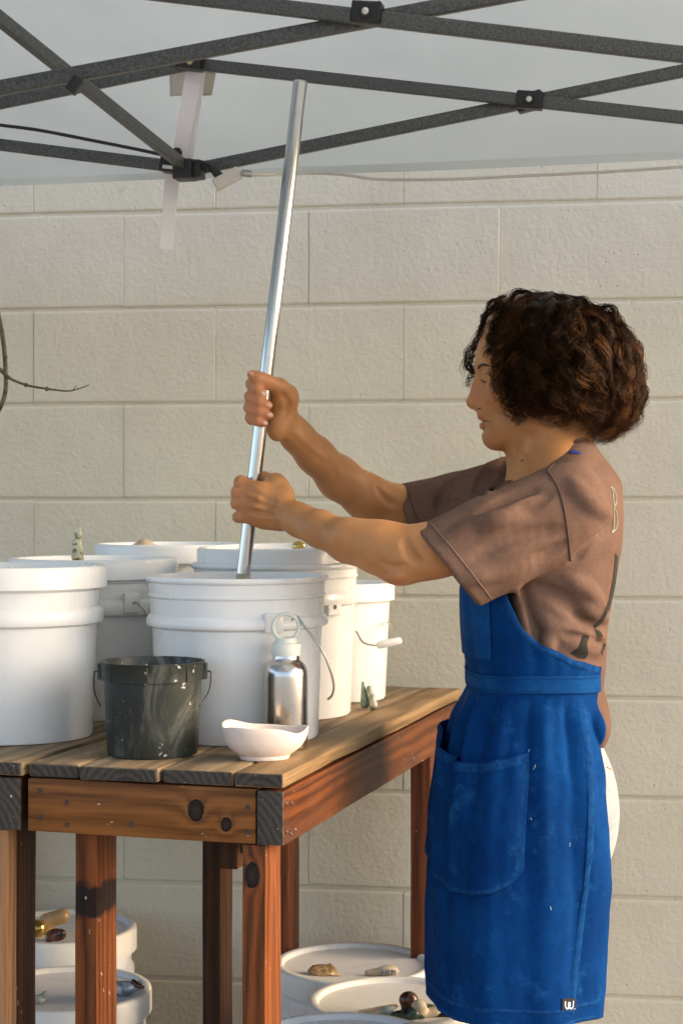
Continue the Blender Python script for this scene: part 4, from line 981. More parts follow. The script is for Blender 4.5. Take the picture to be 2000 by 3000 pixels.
b_ = sk.bump(sk.noise(v, 420, 3), .2, .0010); sk.bump(sk.noise(v, 60, 4, .6), .10, .004, prev=b_); sk.b.inputs['Specular IOR Level'].default_value = .3; M['skin'] = sk.m
body = link('body', body_me, M['skin'], person, True)
# nails, brow, lashes, mole, teeth
nail = plain('nail', (.56, .33, .25), .35)
hairdark = plain('brow_hair', (.012, .007, .005), .6)
bbvh = BVHTree.FromPolygons([tuple(v) for v in BV_], [tuple(q) for q in BF_.tolist()])
link('mole', lathe('mole', [(0, .001), (.0012, .0007), (.0016, 0), (0, 0)], 12), plain('mole', (.05, .025, .018), .5), body, True).matrix_basis = Matrix.Translation(PA(1198, 1058, DM-.0545)) @ Matrix.Rotation(R(90), 4, 'X')

# ---------------------------------------------------------------- t-shirt
fs = Field((.04, 2.555, .80), (.52, 3.15, 1.40), .0030)
fs.ell(H(1263, 1243), (.1085, .156, .126), .04)
fs.ell(H(1242, 1410), (.1050, .140, .150), .05)
fs.ell(H(1232, 1580), (.100, .135, .120), .05)
fs.ell(H(1352, 1655), (.032, .100, .052), .02)               # shirt tail bunched below the tie
fs.cone(H(1285, 1134, -.125), H(1268, 1128, .13), .036, .038, .04)
fs.cone(H(1302, 1128, -.03), H(1288, 1136, -.130), .046, .034, .03); fs.cone(H(1300, 1122, .03), H(1270, 1120, .135), .048, .040, .03)
fs.ell(H(1312, 1140), (.068, .10, .055), .03)
fs.ell(H(1328, 1178), (.062, .13, .095), .03)
# near sleeve: wide tube
sA, sB = PA(1280, 1178, 2.705), PA(985, 1323, 2.655)
axs = (sB-sA)/np.linalg.norm(sB-sA); dep = np.array([0, 1, 0])
fs.cone(sA, PA(1130, 1251, 2.672), .071, .0735, .022, sq=(dep, 1.18)); fs.cone(PA(1130, 1251, 2.672), sB, .0735, .0755, .010, sq=(dep, 1.22))
n1 = np.array([-.77, 0, -.64]); fs.cut(PA(1025, 1303, 2.66), n1, .003, ((.02, 2.54, .98), (.30, 2.76, 1.36)))
fs.cone(PA(1035, 1298, 2.660), PA(960, 1336, 2.652), .062, .072, .003, 's', sq=(dep, 1.22))
# far sleeve
tA, tB = PA(1190, 1128, 2.985), PA(905, 1196, 3.035)
fs.cone(tA, PA(1050, 1165, 3.02), .060, .058, .03); fs.cone(PA(1050, 1165, 3.02), tB, .058, .060, .01)
fs.cut(PA(930, 1168, 3.03), np.array([-.95, .1, -.28]), .003, ((.0, 2.9, 1.08), (.20, 3.15, 1.40)))
fs.cone(PA(965, 1182, 3.03), PA(885, 1200, 3.04), .050, .058, .003, 's')
# folds (raised rolls and pressed-in valleys), print-pixel ends at a given side depth
def surf(x, y):
    Ds = np.arange(2.54, 3.14, .002); q = np.array([PA(x, y, d) for d in Ds]); v_ = fs.sample(q); h_ = np.where(v_ < 0)[0]
    return Ds[h_[0]] if len(h_) else None
def fold(a, b, r=.008, k=.016, op='u', bow=0):
    """a soft crease laid along the cloth, fading at both ends"""
    n_ = 9; pts, rs = [], []
    for i in range(n_):
        t = i/(n_-1); x = a[0]+(b[0]-a[0])*t-(b[1]-a[1])*bow*math.sin(math.pi*t); y = a[1]+(b[1]-a[1])*t+(b[0]-a[0])*bow*math.sin(math.pi*t)
        d = surf(x, y)
        if d is None: continue
        w_ = math.sin(math.pi*(.06+.88*t))**.7; rr_ = r*w_
        pts.append(PA(x, y, d+(rr_*.35 if op == 'u' else -rr_*.45)+(r-rr_)*.9*(1 if op == 'u' else -1))); rs.append(rr_)
    if len(pts) > 2: fs.chain(pts, rs, k, op)
for (a_, b_, r_, k_, op_, bw_) in (
    ((1182, 1350), (1212, 1500), .0075, .014, 'u', -.06), ((1206, 1345), (1240, 1480), .0065, .014, 's', -.05), ((1216, 1340), (1262, 1440), .007, .014, 'u', .05),
    ((1235, 1350), (1375, 1470), .0060, .016, 's', -.10), ((1262, 1440), (1385, 1462), .0075, .014, 'u', .05), ((1262, 1448), (1258, 1520), .0065, .012, 'u', .05),
    ((1290, 1455), (1384, 1480), .005, .012, 's', .05), ((1330, 1395), (1398, 1430), .005, .014, 'u', -.1), ((1375, 1500), (1300, 1478), .006, .014, 'u', .06),
    ((1240, 1120), (1090, 1195), .0050, .016, 's', .04), ((1250, 1150), (1110, 1215), .005, .018, 'u', .04), ((1262, 1130), (1180, 1180), .0045, .014, 's', -.06),
    ((1030, 1240), (1200, 1185), .0050, .018, 'u', -.08), ((1120, 1330), (1295, 1250), .0045, .016, 's', .05), ((1060, 1330), (1230, 1280), .005, .018, 'u', .04), ((1095, 1275), (1285, 1215), .0045, .016, 's', -.06),
    ((1315, 1290), (1405, 1205), .0045, .012, 's', .0), ((1312, 1110), (1395, 1180), .005, .02, 'u', .08), ((1300, 1330), (1385, 1400), .005, .016, 'u', -.1),
    ((1168, 1050), (1118, 1135), .0075, .009, 'u', .08), ((1150, 1055), (1098, 1135), .0070, .009, 'u', .08), ((1130, 1064), (1080, 1135), .0065, .009, 'u', .08), ((1160, 1055), (1108, 1135), .0055, .007, 's', .08), ((1141, 1060), (1090, 1135), .0055, .007, 's', .08), ((1185, 1058), (1150, 1108), .006, .008, 's', .05),
    ((1050, 1095), (1010, 1170), .005, .012, 's', .1), ((1000, 1110), (985, 1175), .0045, .012, 'u', .1)):
    fold(a_, b_, r_, k_, op_, bw_)
# hem rolls and raised seam bands
def hemroll(cen, n, ru, rv, r=.0028, k=.003):
    n = n/np.linalg.norm(n); u_ = np.cross(n, dep); u_ /= np.linalg.norm(u_); v_ = np.cross(n, u_)
    pts = [cen+u_*ru*math.cos(a)+v_*rv*math.sin(a) for a in np.linspace(0, 6.2832, 33)]
    for i in range(32): fs.cone(pts[i], pts[i+1], r, r, k)
# neckline: opening and ribbed collar
cpt = [H(1200, 1066), H(1204, 1062, -.026), H(1236, 1045, -.052), H(1290, 1020, -.060), H(1330, 1016, -.046), H(1350, 1022, -.02), H(1354, 1026), H(1350, 1022, .02), H(1330, 1016, .046), H(1290, 1018, .060), H(1236, 1042, .052), H(1204, 1060, .026)]
cpt = [np.array(q) for q in smooth_path(cpt, 5, True)]
fs.cone(H(1262, 930), H(1275, 1075), .056, .052, .004, 's')
for i in range(0, len(cpt), 2):
    q = cpt[i]+np.array([0, 0, -.017]); oy = q[1]-DM
    if abs(oy) > .018:
        s_ = 1 if oy > 0 else -1; fs.cone(q, H(1290 if s_ < 0 else 1272, 1122, s_*.118), .011, .026, .014)
    fs.cone(q, np.array([q[0]+(q[0]-H(1275, 1100)[0])*.45, q[1]+oy*.25, q[2]-.050]), .011, .020, .014)
for i in range(len(cpt)):
    a, b = cpt[i], cpt[(i+1) % len(cpt)]; lo_ = np.array([0, 0, -.013])
    fs.cone(a, b, .0042, .0042, .006); fs.cone(a+lo_, b+lo_, .0048, .0048, .008)
shirt_me, SV_, SF_ = fs.mesh('t_shirt', 1)
M['shirt'] = cloth('dusty_pink_jersey', (.130, .075, .053), (.172, .104, .076), 9, .95, 1100, bump=.2)
shirt = link('t_shirt', shirt_me, M['shirt'], person, True)
V, Fc = [], []; n_ = len(cpt); cc_ = np.mean(cpt, 0)
for i in range(n_):
    out_ = cpt[i]-cc_; out_[2] = 0; out_ /= np.linalg.norm(out_); up_ = np.array([0, 0, 1])*.9-out_*.35
    for (o_, u__) in ((.006, -.017), (.0095, -.014), (.0088, -.006), (.0075, .001), (.005, .0035), (.002, .001), (.001, -.012)): V.append(cpt[i]+out_*o_+up_*u__)
for i in range(n_):
    for j in range(6): Fc.append((i*7+j, i*7+j+1, ((i+1) % n_)*7+j+1, ((i+1) % n_)*7+j))
mk('collar', V, Fc, cloth('ribbed_collar', (.062, .031, .022), (.085, .045, .033), 30, .95, 500), shirt)
sbvh = BVHTree.FromPolygons([tuple(v) for v in SV_], [tuple(q) for q in SF_.tolist()])
camP = Vector((0, 0, CAM_Z))
def on(bvh, x, y, off=.001):
    """where the line of sight to a print pixel meets a surface, lifted off it"""
    d = (P(x, y, 1.0)-camP).normalized(); h_ = bvh.ray_cast(camP, d)
    if h_[0] is None: return None
    nn = h_[1]
    if nn.dot(d) > 0: nn = -nn
    return h_[0]+nn*off
def stroke(name, bvh, pix, r, mat, parent, off=.0006, flat=1.0, sub=6):
    pts = [on(bvh, q[0], q[1], off) for q in smooth_path([(a, b, 0) for a, b in pix], sub)]
    pts = [p for p in pts if p is not None]
    if len(pts) < 3: return None
    return link(name, tube_mesh(name, pts, r, 6, False, flat), mat, parent, True)
seam = plain('shirt_seam', (.075, .038, .027), .95)
seaml = plain('shirt_stitch', (.20, .12, .09), .95)
stroke('armhole_seam', sbvh, [(1256, 1082), (1272, 1105), (1285, 1135), (1296, 1180), (1303, 1230), (1309, 1288)], .0014, seam, shirt)
stroke('shoulder_seam', sbvh, [(1256, 1082), (1275, 1062), (1300, 1048)], .0011, seam, shirt)
stroke('hem_stitch', sbvh, [(985, 1200), (1015, 1232), (1060, 1288), (1105, 1345), (1130, 1378)], .0009, seaml, shirt)
stroke('hem_stitch', sbvh, [(935, 1120), (945, 1160), (962, 1198)], .0009, seam, shirt)
def patch_ell(name, bvh, x, y, a, b, an, mat, parent, off):
    return patch(name, bvh, [(x+a*math.cos(t)*math.cos(an)-b*math.sin(t)*math.sin(an), y+a*math.cos(t)*math.sin(an)+b*math.sin(t)*math.cos(an)) for t in np.linspace(0, 6.2832, 25)[:-1]], mat, parent, off, .8)
NAILS = ((606, 904, 6.5, 4.6, .5), (617, 930, 6, 4.6, .25), (620, 953, 6, 4.4, .2), (609, 972, 5.2, 3.8, .15), (577, 857, 6, 3.4, .45))
stroke('nostril', bbvh, [(1097, 939), (1101, 938), (1105, 937)], .0011, plain('nostril_dark', (.06, .02, .014), .7), body, -.0002)
# print on the back of the shirt: pale outlined letter B and dark leaf shapes
pg = plain('pale_green_print', (.36, .39, .26), .9); pd = mottled('dark_print', (.010, .009, .006), (.022, .019, .012), 30, 1.0)
stroke('printed_letter', sbvh, [(1401, 1118), (1404, 1122), (1407, 1150), (1408, 1185), (1407, 1215), (1403, 1224)], .0009, pg, shirt)
stroke('printed_letter', sbvh, [(1401, 1118), (1408, 1124), (1413, 1140), (1414, 1152), (1410, 1163)], .0008, pg, shirt)
stroke('printed_letter', sbvh, [(1409, 1165), (1414, 1178), (1416, 1198), (1413, 1214), (1404, 1224)], .0008, pg, shirt)
def patch(name, bvh, poly, mat, parent, off=.0008, step=1.2):
    """a flat printed shape lying on cloth: cells of a fine grid inside the outline, dropped onto the surface"""
    poly = [(q[0], q[1]) for q in poly]; xs = [q[0] for q in poly]; ys = [q[1] for q in poly]
    def inside(x, y):
        c = False; j = len(poly)-1
        for i in range(len(poly)):
            if (poly[i][1] > y) != (poly[j][1] > y) and x < (poly[j][0]-poly[i][0])*(y-poly[i][1])/(poly[j][1]-poly[i][1])+poly[i][0]: c = not c
            j = i
        return c
    V, Fc, ix = [], [], {}
    nx = int((max(xs)-min(xs))/step)+1; ny = int((max(ys)-min(ys))/step)+1
    def vid(i, j):
        if (i, j) not in ix:
            p = on(bvh, min(xs)+i*step, min(ys)+j*step, off)
            if p is None: return None
            ix[(i, j)] = len(V); V.append(p)
        return ix[(i, j)]
    for i in range(nx):
        for j in range(ny):
            if inside(min(xs)+(i+.5)*step, min(ys)+(j+.5)*step):
                q = [vid(i, j), vid(i+1, j), vid(i+1, j+1), vid(i, j+1)]
                if None not in q and max((Vector(V[q[0]])-Vector(V[k])).length for k in q) < .02: Fc.append(q)
    if Fc: return mk(name, V, Fc, mat, parent)
patch('eyebrow', bbvh, [(1096, 846), (1099, 838), (1107, 834), (1118, 836), (1127, 842), (1116, 841), (1106, 840), (1100, 847)], hairdark, body, .0006, .7)
patch('eyelash', bbvh, [(1103, 871), (1109, 875), (1118, 876), (1112, 879), (1106, 877)], hairdark, body, .0008, .7)
patch('mouth_line', bbvh, [(1104, 966), (1112, 965.6), (1121, 967), (1126, 969), (1120, 969.4), (1110, 968.4)], plain('mouth_dark', (.09, .025, .016), .6), body, .0004, .7)
for (x, y, a_, b_, an_) in NAILS: patch_ell('nail', bbvh, x, y, a_, b_, an_, nail, body, .0003)
patch('printed_shape', sbvh, [(1338, 1458), (1352, 1460), (1346, 1480), (1350, 1500), (1343, 1513), (1328, 1512), (1310, 1500), (1328, 1486)], pd, shirt)
patch('printed_shape', sbvh, [(1418, 1280), (1412, 1345), (1398, 1400), (1380, 1432), (1364, 1444), (1362, 1436), (1380, 1420), (1396, 1380), (1406, 1330), (1412, 1270)], pd, shirt)
patch('printed_shape', sbvh, [(1364, 1444), (1376, 1450), (1384, 1462), (1370, 1462)], pd, shirt)
patch('printed_shape', sbvh, [(1386, 1476), (1390, 1480), (1382, 1505), (1378, 1498)], pd, shirt)
patch('back_strap', sbvh, [(1306, 1036), (1320, 1036), (1334, 1041), (1334, 1045), (1310, 1042)], plain('strap_blue', (.012, .035, .20), .9), shirt, .0015)

# ---------------------------------------------------------------- jeans and shoes
fj = Field((.08, 2.60, .0), (.50, 3.08, 1.02), .005)
fj.ell(H(1255, 1700), (.085, .118, .13), .03); fj.ell(H(1318, 1865, 0), (.0620, .090, .115), .03); fj.ell(H(1322, 1850, -.055), (.060, .055, .115), .02); fj.ell(H(1322, 1850, .055), (.060, .055, .115), .02)
for s in (-1, 1):
    fj.chain([H(1270, 1850, s*.062), H(1215, 2300, s*.070), H(1235, 2750, s*.075), H(1250, 2930, s*.08)], [.074, .060, .052, .050], .02)
fj.cut((0, 0, .032), (0, 0, -1), .004)
jm, JV_, JF_ = fj.mesh('jeans', 1)
M['jean'] = cloth('pale_denim', (.30, .32, .32), (.40, .41, .40), 12, .9, 900, bump=.25)
jeans = link('jeans', jm, M['jean'], person, True)
jb = BVHTree.FromPolygons([tuple(v) for v in JV_], [tuple(q) for q in JF_.tolist()])
jst = plain('denim_stitch', (.34, .27, .17), .9)
stroke('pocket_stitch', jb, [(1392, 1762), (1405, 1768), (1416, 1776)], .0010, jst, jeans); stroke('pocket_stitch', jb, [(1420, 1790), (1424, 1850), (1420, 1920), (1410, 1985)], .0008, jst, jeans); stroke('pocket_stitch', jb, [(1400, 1970), (1412, 1962), (1420, 1950)], .0008, jst, jeans)
for s in (-1, 1):
    fz = Field((.12, 2.66 if s < 0 else 2.83, -.01), (.50, 2.86 if s < 0 else 3.04, .14), .004)
    c_ = np.array([.335, DM+s*.085, 0]); fz.chain([c_+[.03, 0, .042], c_+[-.06, 0, .034], c_+[-.15, 0, .026]], [.042, .042, .034], .02); fz.cone(c_+[.01, 0, .05], c_+[.01, 0, .10], .042, .044, .02); fz.cut((0, 0, 0), (0, 0, -1), .003)
    zm, _, _ = fz.mesh('shoe', 1); link('shoe', zm, plain('dark_canvas', (.03, .03, .03), .8), person, True)

# ---------------------------------------------------------------- apron
ty = [1215, 1290, 1360, 1440, 1500, 1560, 1600, 1650, 1700, 1760, 1830, 1900, 2000, 2100, 2230, 2300]
txl = [1100, 1074, 1063, 1068, 1074, 1079, 1071, 1052, 1037, 1024, 1008, 998, 992, 989, 988, 992]
txr = [1400, 1404, 1402, 1390, 1382, 1366, 1360, 1370, 1381, 1393, 1399, 1402, 1404, 1394, 1386, 1378]
thy = [.150, .158, .158, .152, .146, .140, .142, .146, .152, .156, .160, .163, .165, .166, .167, .167]
tz = [CAM_Z-(y-HY)*U for y in ty]
def ip(z, arr): return float(np.interp(-z, [-q for q in tz], arr))
def zpx(y, D=DM): return CAM_Z-(y-HY)/F*D
NFOLD = [(-14, .0065, 6.5), (12, .0050, 4.0), (24, -.0090, 4.0), (36, .0070, 4.0), (50, -.005, 4), (64, .004, 5), (84, -.0045, 3.5), (92, .003, 4), (110, -.003, 4), (122, .004, 6), (-40, .006, 8), (-70, .004, 8), (-100, .005, 8)]
def S(phi, z, off=0.0):
    """apron cloth: phi degrees round the body, 0 = front, + = the side facing the camera"""
    xl, xr, hy = ip(z, txl), ip(z, txr), ip(z, thy)
    c = ((xl+xr)/2-CX)*U; a = (xr-xl)/2*U; ph = R(phi); e = 2/2.35
    cs, sn = math.cos(ph), math.sin(ph)
    x = -math.copysign(abs(cs)**e, cs); y = -math.copysign(abs(sn)**e, sn)
    zt = zpx(1575); dz = zt-z
    amp = max(0, min(1, dz/.05))*math.exp(-max(0, dz)/.22) if dz > 0 else min(1, -dz/.06)*.45*math.exp(dz/.12)
    r_ = sum(h_*math.exp(-((phi-p0-dz*12)/w_)**2) for p0, h_, w_ in NFOLD)*amp*2.3
    low = max(0, min(1, dz/.3))
    r_ += low*(.0035*math.sin(phi*.075+1.0+z*3)+.003*math.sin(phi*.16+z*7))
    r_ += .0016*mnoise.noise(Vector((phi*.06, z*14, 3)))+.0010*mnoise.noise(Vector((phi*.16, z*30, 9)))
    nx, ny = x/a, y/hy; L = math.hypot(nx, ny); nx, ny = nx/L, ny/L
    return np.array([c+a*x+nx*(r_+off), DM+hy*y+ny*(r_+off), z])
tphi = [-180, -146, -110, -88, -74, -66, -58, -52, 0, 52, 58, 66, 74, 88, 110, 128, 144, 180]
ttop = [1.010, 1.012, 1.025, 1.048, 1.076, 1.105, 1.140, 1.180, 1.19, 1.180, 1.140, 1.105, 1.076, 1.0485, 1.026, 1.018, 1.011, 1.010]
ttop = list(ttop)
ZH = zpx(2292)
PH0, PH1 = -150, 147
def hemz(phi): return ZH+.0016*math.sin(phi*.11)
NP, NZ = 220, 190
V = np.zeros((NP+1, NZ+1, 3))
for i in range(NP+1):
    phi = PH0+(PH1-PH0)*i/NP; zt = float(np.interp(phi, tphi, ttop)); zb = hemz(phi)
    for j in range(NZ+1): V[i, j] = S(phi, zb+(zt-zb)*j/NZ)
def push(V, clear):
    sh = V.shape; q = V.reshape(-1, 3).copy()
    for _ in range(4):
        m = (q[:, 2] > .84) & (q[:, 2] < 1.36); ii = np.where(m)[0]
        d = fs.sample(q[ii]); need = np.clip(clear-d, 0, .03); need[d > 5] = 0
        ctr = np.array([[((ip(z, txl)+ip(z, txr))/2-CX)*U, DM] for z in q[ii, 2]]); dr = q[ii, :2]-ctr; dr /= np.maximum(np.linalg.norm(dr, axis=1), 1e-6)[:, None]
        q[ii, :2] += dr*need[:, None]
    return q.reshape(sh)
V = push(V, .0035)
Vf = V.reshape(-1, 3); Fc = []
for i in range(NP):
    for j in range(NZ): Fc.append((i*(NZ+1)+j, (i+1)*(NZ+1)+j, (i+1)*(NZ+1)+j+1, i*(NZ+1)+j+1))
M['apron'] = cloth('worn_blue_canvas', (.0012, .026, .118), (.0028, .048, .182), 7, .9, 700, wear=(.018, .115, .30), spots=None, bump=.35)
ap = link('apron', np_mesh('apron', Vf, Fc), M['apron'], person, True)
md = ap.modifiers.new('thickness', 'SOLIDIFY'); md.thickness = .0022; md.offset = 1
abvh = BVHTree.FromPolygons([tuple(v) for v in Vf], Fc)
def on_apron(phi, z, off):
    q = S(phi, z, 0); c = np.array([((ip(z, txl)+ip(z, txr))/2-CX)*U, DM, z]); d = q-c; d[2] = 0; d /= np.linalg.norm(d)
    h_ = abvh.ray_cast(Vector(c+d*.5), Vector(-d))
    p = np.array(h_[0]) if h_[0] is not None else q
    return p+d*off
def band(name, path, width, off, mat, parent, thick=.0016, n=None):
    """strip of cloth following (phi,z) points; width in metres across"""
    pp = smooth_path([(a, b, 0) for a, b in path], n or 8); V, Fc = [], []
    pts = [on_apron(q[0], q[1], off) for q in pp]; m = len(pts)
    for i in range(m):
        t = pts[min(m-1, i+1)]-pts[max(0, i-1)]; t /= np.linalg.norm(t)
        cz = np.array([((ip(pts[i][2], txl)+ip(pts[i][2], txr))/2-CX)*U, DM, pts[i][2]]); nn = pts[i]-cz; nn /= np.linalg.norm(nn)
        w_ = np.cross(t, nn); w_ /= np.linalg.norm(w_)
        for s_, o_ in ((-1, -thick), (-.8, thick*.5), (0, thick), (.8, thick*.5), (1, -thick)): V.append(pts[i]+w_*width*.5*s_+nn*o_)
    for i in range(m-1):
        for j in range(4): Fc.append((i*5+j, i*5+j+1, (i+1)*5+j+1, (i+1)*5+j))
    return mk(name, V, Fc, mat, parent)
M['apronlight'] = cloth('worn_seam_canvas', (.0016, .032, .13), (.010, .068, .205), 90, .9, 700, bump=.35)
M['tie'] = cloth('tie_canvas', (.0025, .040, .155), (.008, .072, .22), 14, .9, 700, bump=.3)
tie = link('waist_tie', ribbon_mesh('waist_tie', [on_apron(p_, zpx(1549)-.0016*math.sin(p_*.05)-.003*(1 if 0 < p_ < 160 else 0), .0042) for p_ in np.linspace(-178, 176, 120)], (0, 0, 1), .0262, .004), M['tie'], ap, True)
for dz in (.0095, -.0095, -.0125):
    band('tie_stitch', [(p_, zpx(1549)-.0016*math.sin(p_*.05)-.003*(1 if 0 < p_ < 160 else 0)+dz) for p_ in range(-10, 150, 8)], .0012, .0066, M['apronlight'], tie, .0003, 2)
# seams
band('edge_binding', [(p_, float(np.interp(p_, tphi, ttop))-.006) for p_ in (60, 66, 74, 88, 100, 110, 120, 130, 143)], .010, .0026, M['apronlight'], ap, .0006)
band('side_seam', [(124, zpx(1600)), (124, .80), (123, .70), (120, .60), (116, .5), (114, ZH+.03)], .014, .0024, M['apronlight'], ap, .0008)
band('hem_seam', [(p_, hemz(p_)+.026) for p_ in range(-6, 146, 8)], .007, .0024, M['apronlight'], ap, .0006)
band('hem_seam', [(p_, hemz(p_)+.004) for p_ in range(-6, 146, 8)], .006, .0026, M['apronlight'], ap, .0006)
# hip pocket with a slack mouth
def ptop(phi): return float(np.interp(phi, [-40, -10, 0, 10, 20, 36, 52, 67, 86], [.918, .905, .898, .888, .874, .868, .869, .876, .8875]))
def pbot(phi): return float(np.interp(phi, [-40, -10, 0, 13, 25, 40, 55, 70, 80, 86], [.705, .696, .690, .683, .674, .668, .669, .676, .690, .712]))
V = []; Fc = []; n, m = 70, 46
for i in range(n+1):
    phi = -40+126*i/n
    for j in range(m+1):
        t = j/m; z = pbot(phi)+(ptop(phi)-pbot(phi))*t
        edge = min(1, (86-phi)/10)*min(1, (phi+40)/12); sag = (t**2.2)*.016*edge*(.35+.65*math.exp(-((phi-8)/30)**2))
        bel = (.25+.75*max(0, min(1, phi/35)))*.006*math.sin(math.pi*min(1, t*1.1))*edge+(.1+.9*max(0, min(1, (phi-5)/35)))*.006*math.exp(-((t-.06)/.07)**2)*edge
        V.append(on_apron(phi-.0*t, z, .0034+sag+bel+.002*mnoise.noise(Vector((phi*.08, z*20, 1)))))
for i in range(n):
    for j in range(m): Fc.append((i*(m+1)+j, (i+1)*(m+1)+j, (i+1)*(m+1)+j+1, i*(m+1)+j+1))
pk = mk('hip_pocket', V, Fc, M['apron'], ap); md = pk.modifiers.new('thickness', 'SOLIDIFY'); md.thickness = .0022; md.offset = 1
Vp = V
def on_pocket(phi, t, off=.0028):
    i = (phi+40)/126*n; i0 = int(max(0, min(n-1, i))); fi = i-i0; j = t*m; j0 = int(max(0, min(m-1, j))); fj_ = j-j0
    g_ = lambda a, b: np.array(Vp[a*(m+1)+b]); p = (g_(i0, j0)*(1-fi)+g_(i0+1, j0)*fi)*(1-fj_)+(g_(i0, j0+1)*(1-fi)+g_(i0+1, j0+1)*fi)*fj_
    c = np.array([.30, DM, p[2]]); d = p-c; d /= np.linalg.norm(d); return p+d*off
def pstrip(name, path, width):
    pts = [Vector(on_pocket(*q)) for q in path]; link(name, ribbon_mesh(name, pts, lambda t: (0, 0, 1), width, .0008), M['apronlight'], pk, True)
pstrip('pocket_hem', [(p_, .955) for p_ in np.linspace(-20, 85, 50)], .012)
pts = [Vector(on_pocket(83, t)) for t in np.linspace(.05, .97, 24)]; link('pocket_seam', ribbon_mesh('pocket_seam', pts, (1, 0, 0), .009, .0008), M['apronlight'], pk, True)
pstrip('pocket_seam', [(p_, .03+.0*p_) for p_ in np.linspace(-20, 80, 40)], .008)
# bib pocket
V = []; Fc = []; n, m = 20, 30
for i in range(n+1):
    phi = -30+77*i/n
    for j in range(m+1): V.append(on_apron(phi, zpx(1503)+(.155)*j/m, .0036+.0012*mnoise.noise(Vector((phi*.1, j*.3, 1)))))
for i in range(n):
    for j in range(m): Fc.append((i*(m+1)+j, (i+1)*(m+1)+j, (i+1)*(m+1)+j+1, i*(m+1)+j+1))
bp_ = mk('bib_pocket', V, Fc, M['tie'], ap); md = bp_.modifiers.new('thickness', 'SOLIDIFY'); md.thickness = .002; md.offset = 1
# back strap hanging at the far side of the back
link('back_strap', ribbon_mesh('back_strap', smooth_path([H(1340, 1046, .05), H(1392, 1120, .06), H(1412, 1220, .065), H(1412, 1300, .07), H(1404, 1380, .075), H(1392, 1440, .08), H(1376, 1500, .085), H(1362, 1560, .09)], 6), (0, 1, 0), .028, .003), M['tie'], ap, True)
# woven label with the white W mark
abv2 = abvh
lab = [on(abv2, x, y, .0032) for (x, y) in ((1288, 2292), (1319, 2291), (1319, 2320), (1287, 2320))]
if all(p is not None for p in lab):
    o = mk('woven_label', [*lab, *[p+(p-Vector((.3, DM, p.z))).normalized()*.0008 for p in lab]], [(0, 1, 2, 3), (7, 6, 5, 4), (0, 4, 5, 1), (1, 5, 6, 2), (2, 6, 7, 3), (3, 7, 4, 0)], plain('black_woven', (.012, .012, .014), .9), ap, False)
    def lp_(u_, v_): return (lab[0]*(1-u_)+lab[1]*u_)*(1-v_)+(lab[3]*(1-u_)+lab[2]*u_)*v_+Vector((0, -.0012, 0))
    wp = smooth_path([(.20, .22, 0), (.19, .5, 0), (.24, .76, 0), (.38, .82, 0), (.50, .62, 0), (.53, .40, 0), (.46, .34, 0), (.42, .48, 0), (.46, .72, 0), (.60, .82, 0), (.74, .66, 0), (.78, .22, 0)], 5)
    link('letter_mark', tube_mesh('letter_mark', [lp_(q[0], q[1]) for q in wp], .0012, 8), plain('white_thread', (.75, .75, .72), .9), o, True)
    link('trade_mark', tube_mesh('trade_mark', [lp_(.76, .84), lp_(.84, .84), lp_(.92, .84)], .0004, 6), plain('white_thread2', (.6, .6, .58), .9), o, True)
# dried clay marks on the apron
clm = plain('dried_clay', (.22, .30, .36), .95)
for (x, y, ln, an) in ((1228, 1762, 12, 110), (1220, 1880, 5, 60), (1304, 1940, 10, 100), (1262, 2085, 8, 70), (1136, 2000, 5, 60), (1215, 1725, 9, 115)):
    pix = [(x+math.cos(R(an))*ln*q, y+math.sin(R(an))*ln*q) for q in (-.5, 0, .5)]
    stroke('clay_mark', abvh, pix, .0008, clm, ap, .0030, 1.0, 3)
# ---------------------------------------------------------------- curly hair
OX, OY = 1275, 850
th_k = [0, 30, 45, 60, 75, 90, 105, 120, 135, 150, 170]
Rb = [180, 171, 171, 173, 175, 178, 190, 200, 196, 180, 148]
Rf = [180, 183, 194, 178, 160, 142, 138, 146, 152, 150, 130]
Rs = [182, 176, 172, 168, 166, 165, 168, 174, 172, 165, 140]
def Rad(az, th):
    """hair outline radius (print px) for azimuth az (0 = back of the head, 90 = side facing the camera) and angle th from the crown"""
    c = np.cos(np.radians(az)); t = np.abs(th)
    rb, rf, rs = np.interp(t, th_k, Rb), np.interp(t, th_k, Rf), np.interp(t, th_k, Rs)
    wb = np.clip(c, 0, 1)**1.6; wf = np.clip(-c, 0, 1)**1.6
    return rb*wb+rf*wf+rs*(1-wb-wf)
def hairpt(az, th, rho):
    r = Rad(az, th)*rho*U*(1+.030*np.sin(az*.105+th*.06)*np.sin(th*.085+1.2)+.022*np.sin(az*.21-th*.11+2)); a = np.radians(az); t = np.radians(th)
    o = PA(OX, OY, DM)
    return np.stack([o[0]+r*np.sin(t)*np.cos(a), o[1]-r*np.sin(t)*np.sin(a), o[2]+r*np.cos(t)], -1)
def thend(az):
    a = np.abs(az)
    return np.interp(a, [0, 40, 70, 95, 120, 138, 150, 160, 180], [150, 150, 147, 145, 139, 130, 102, 62, 56])
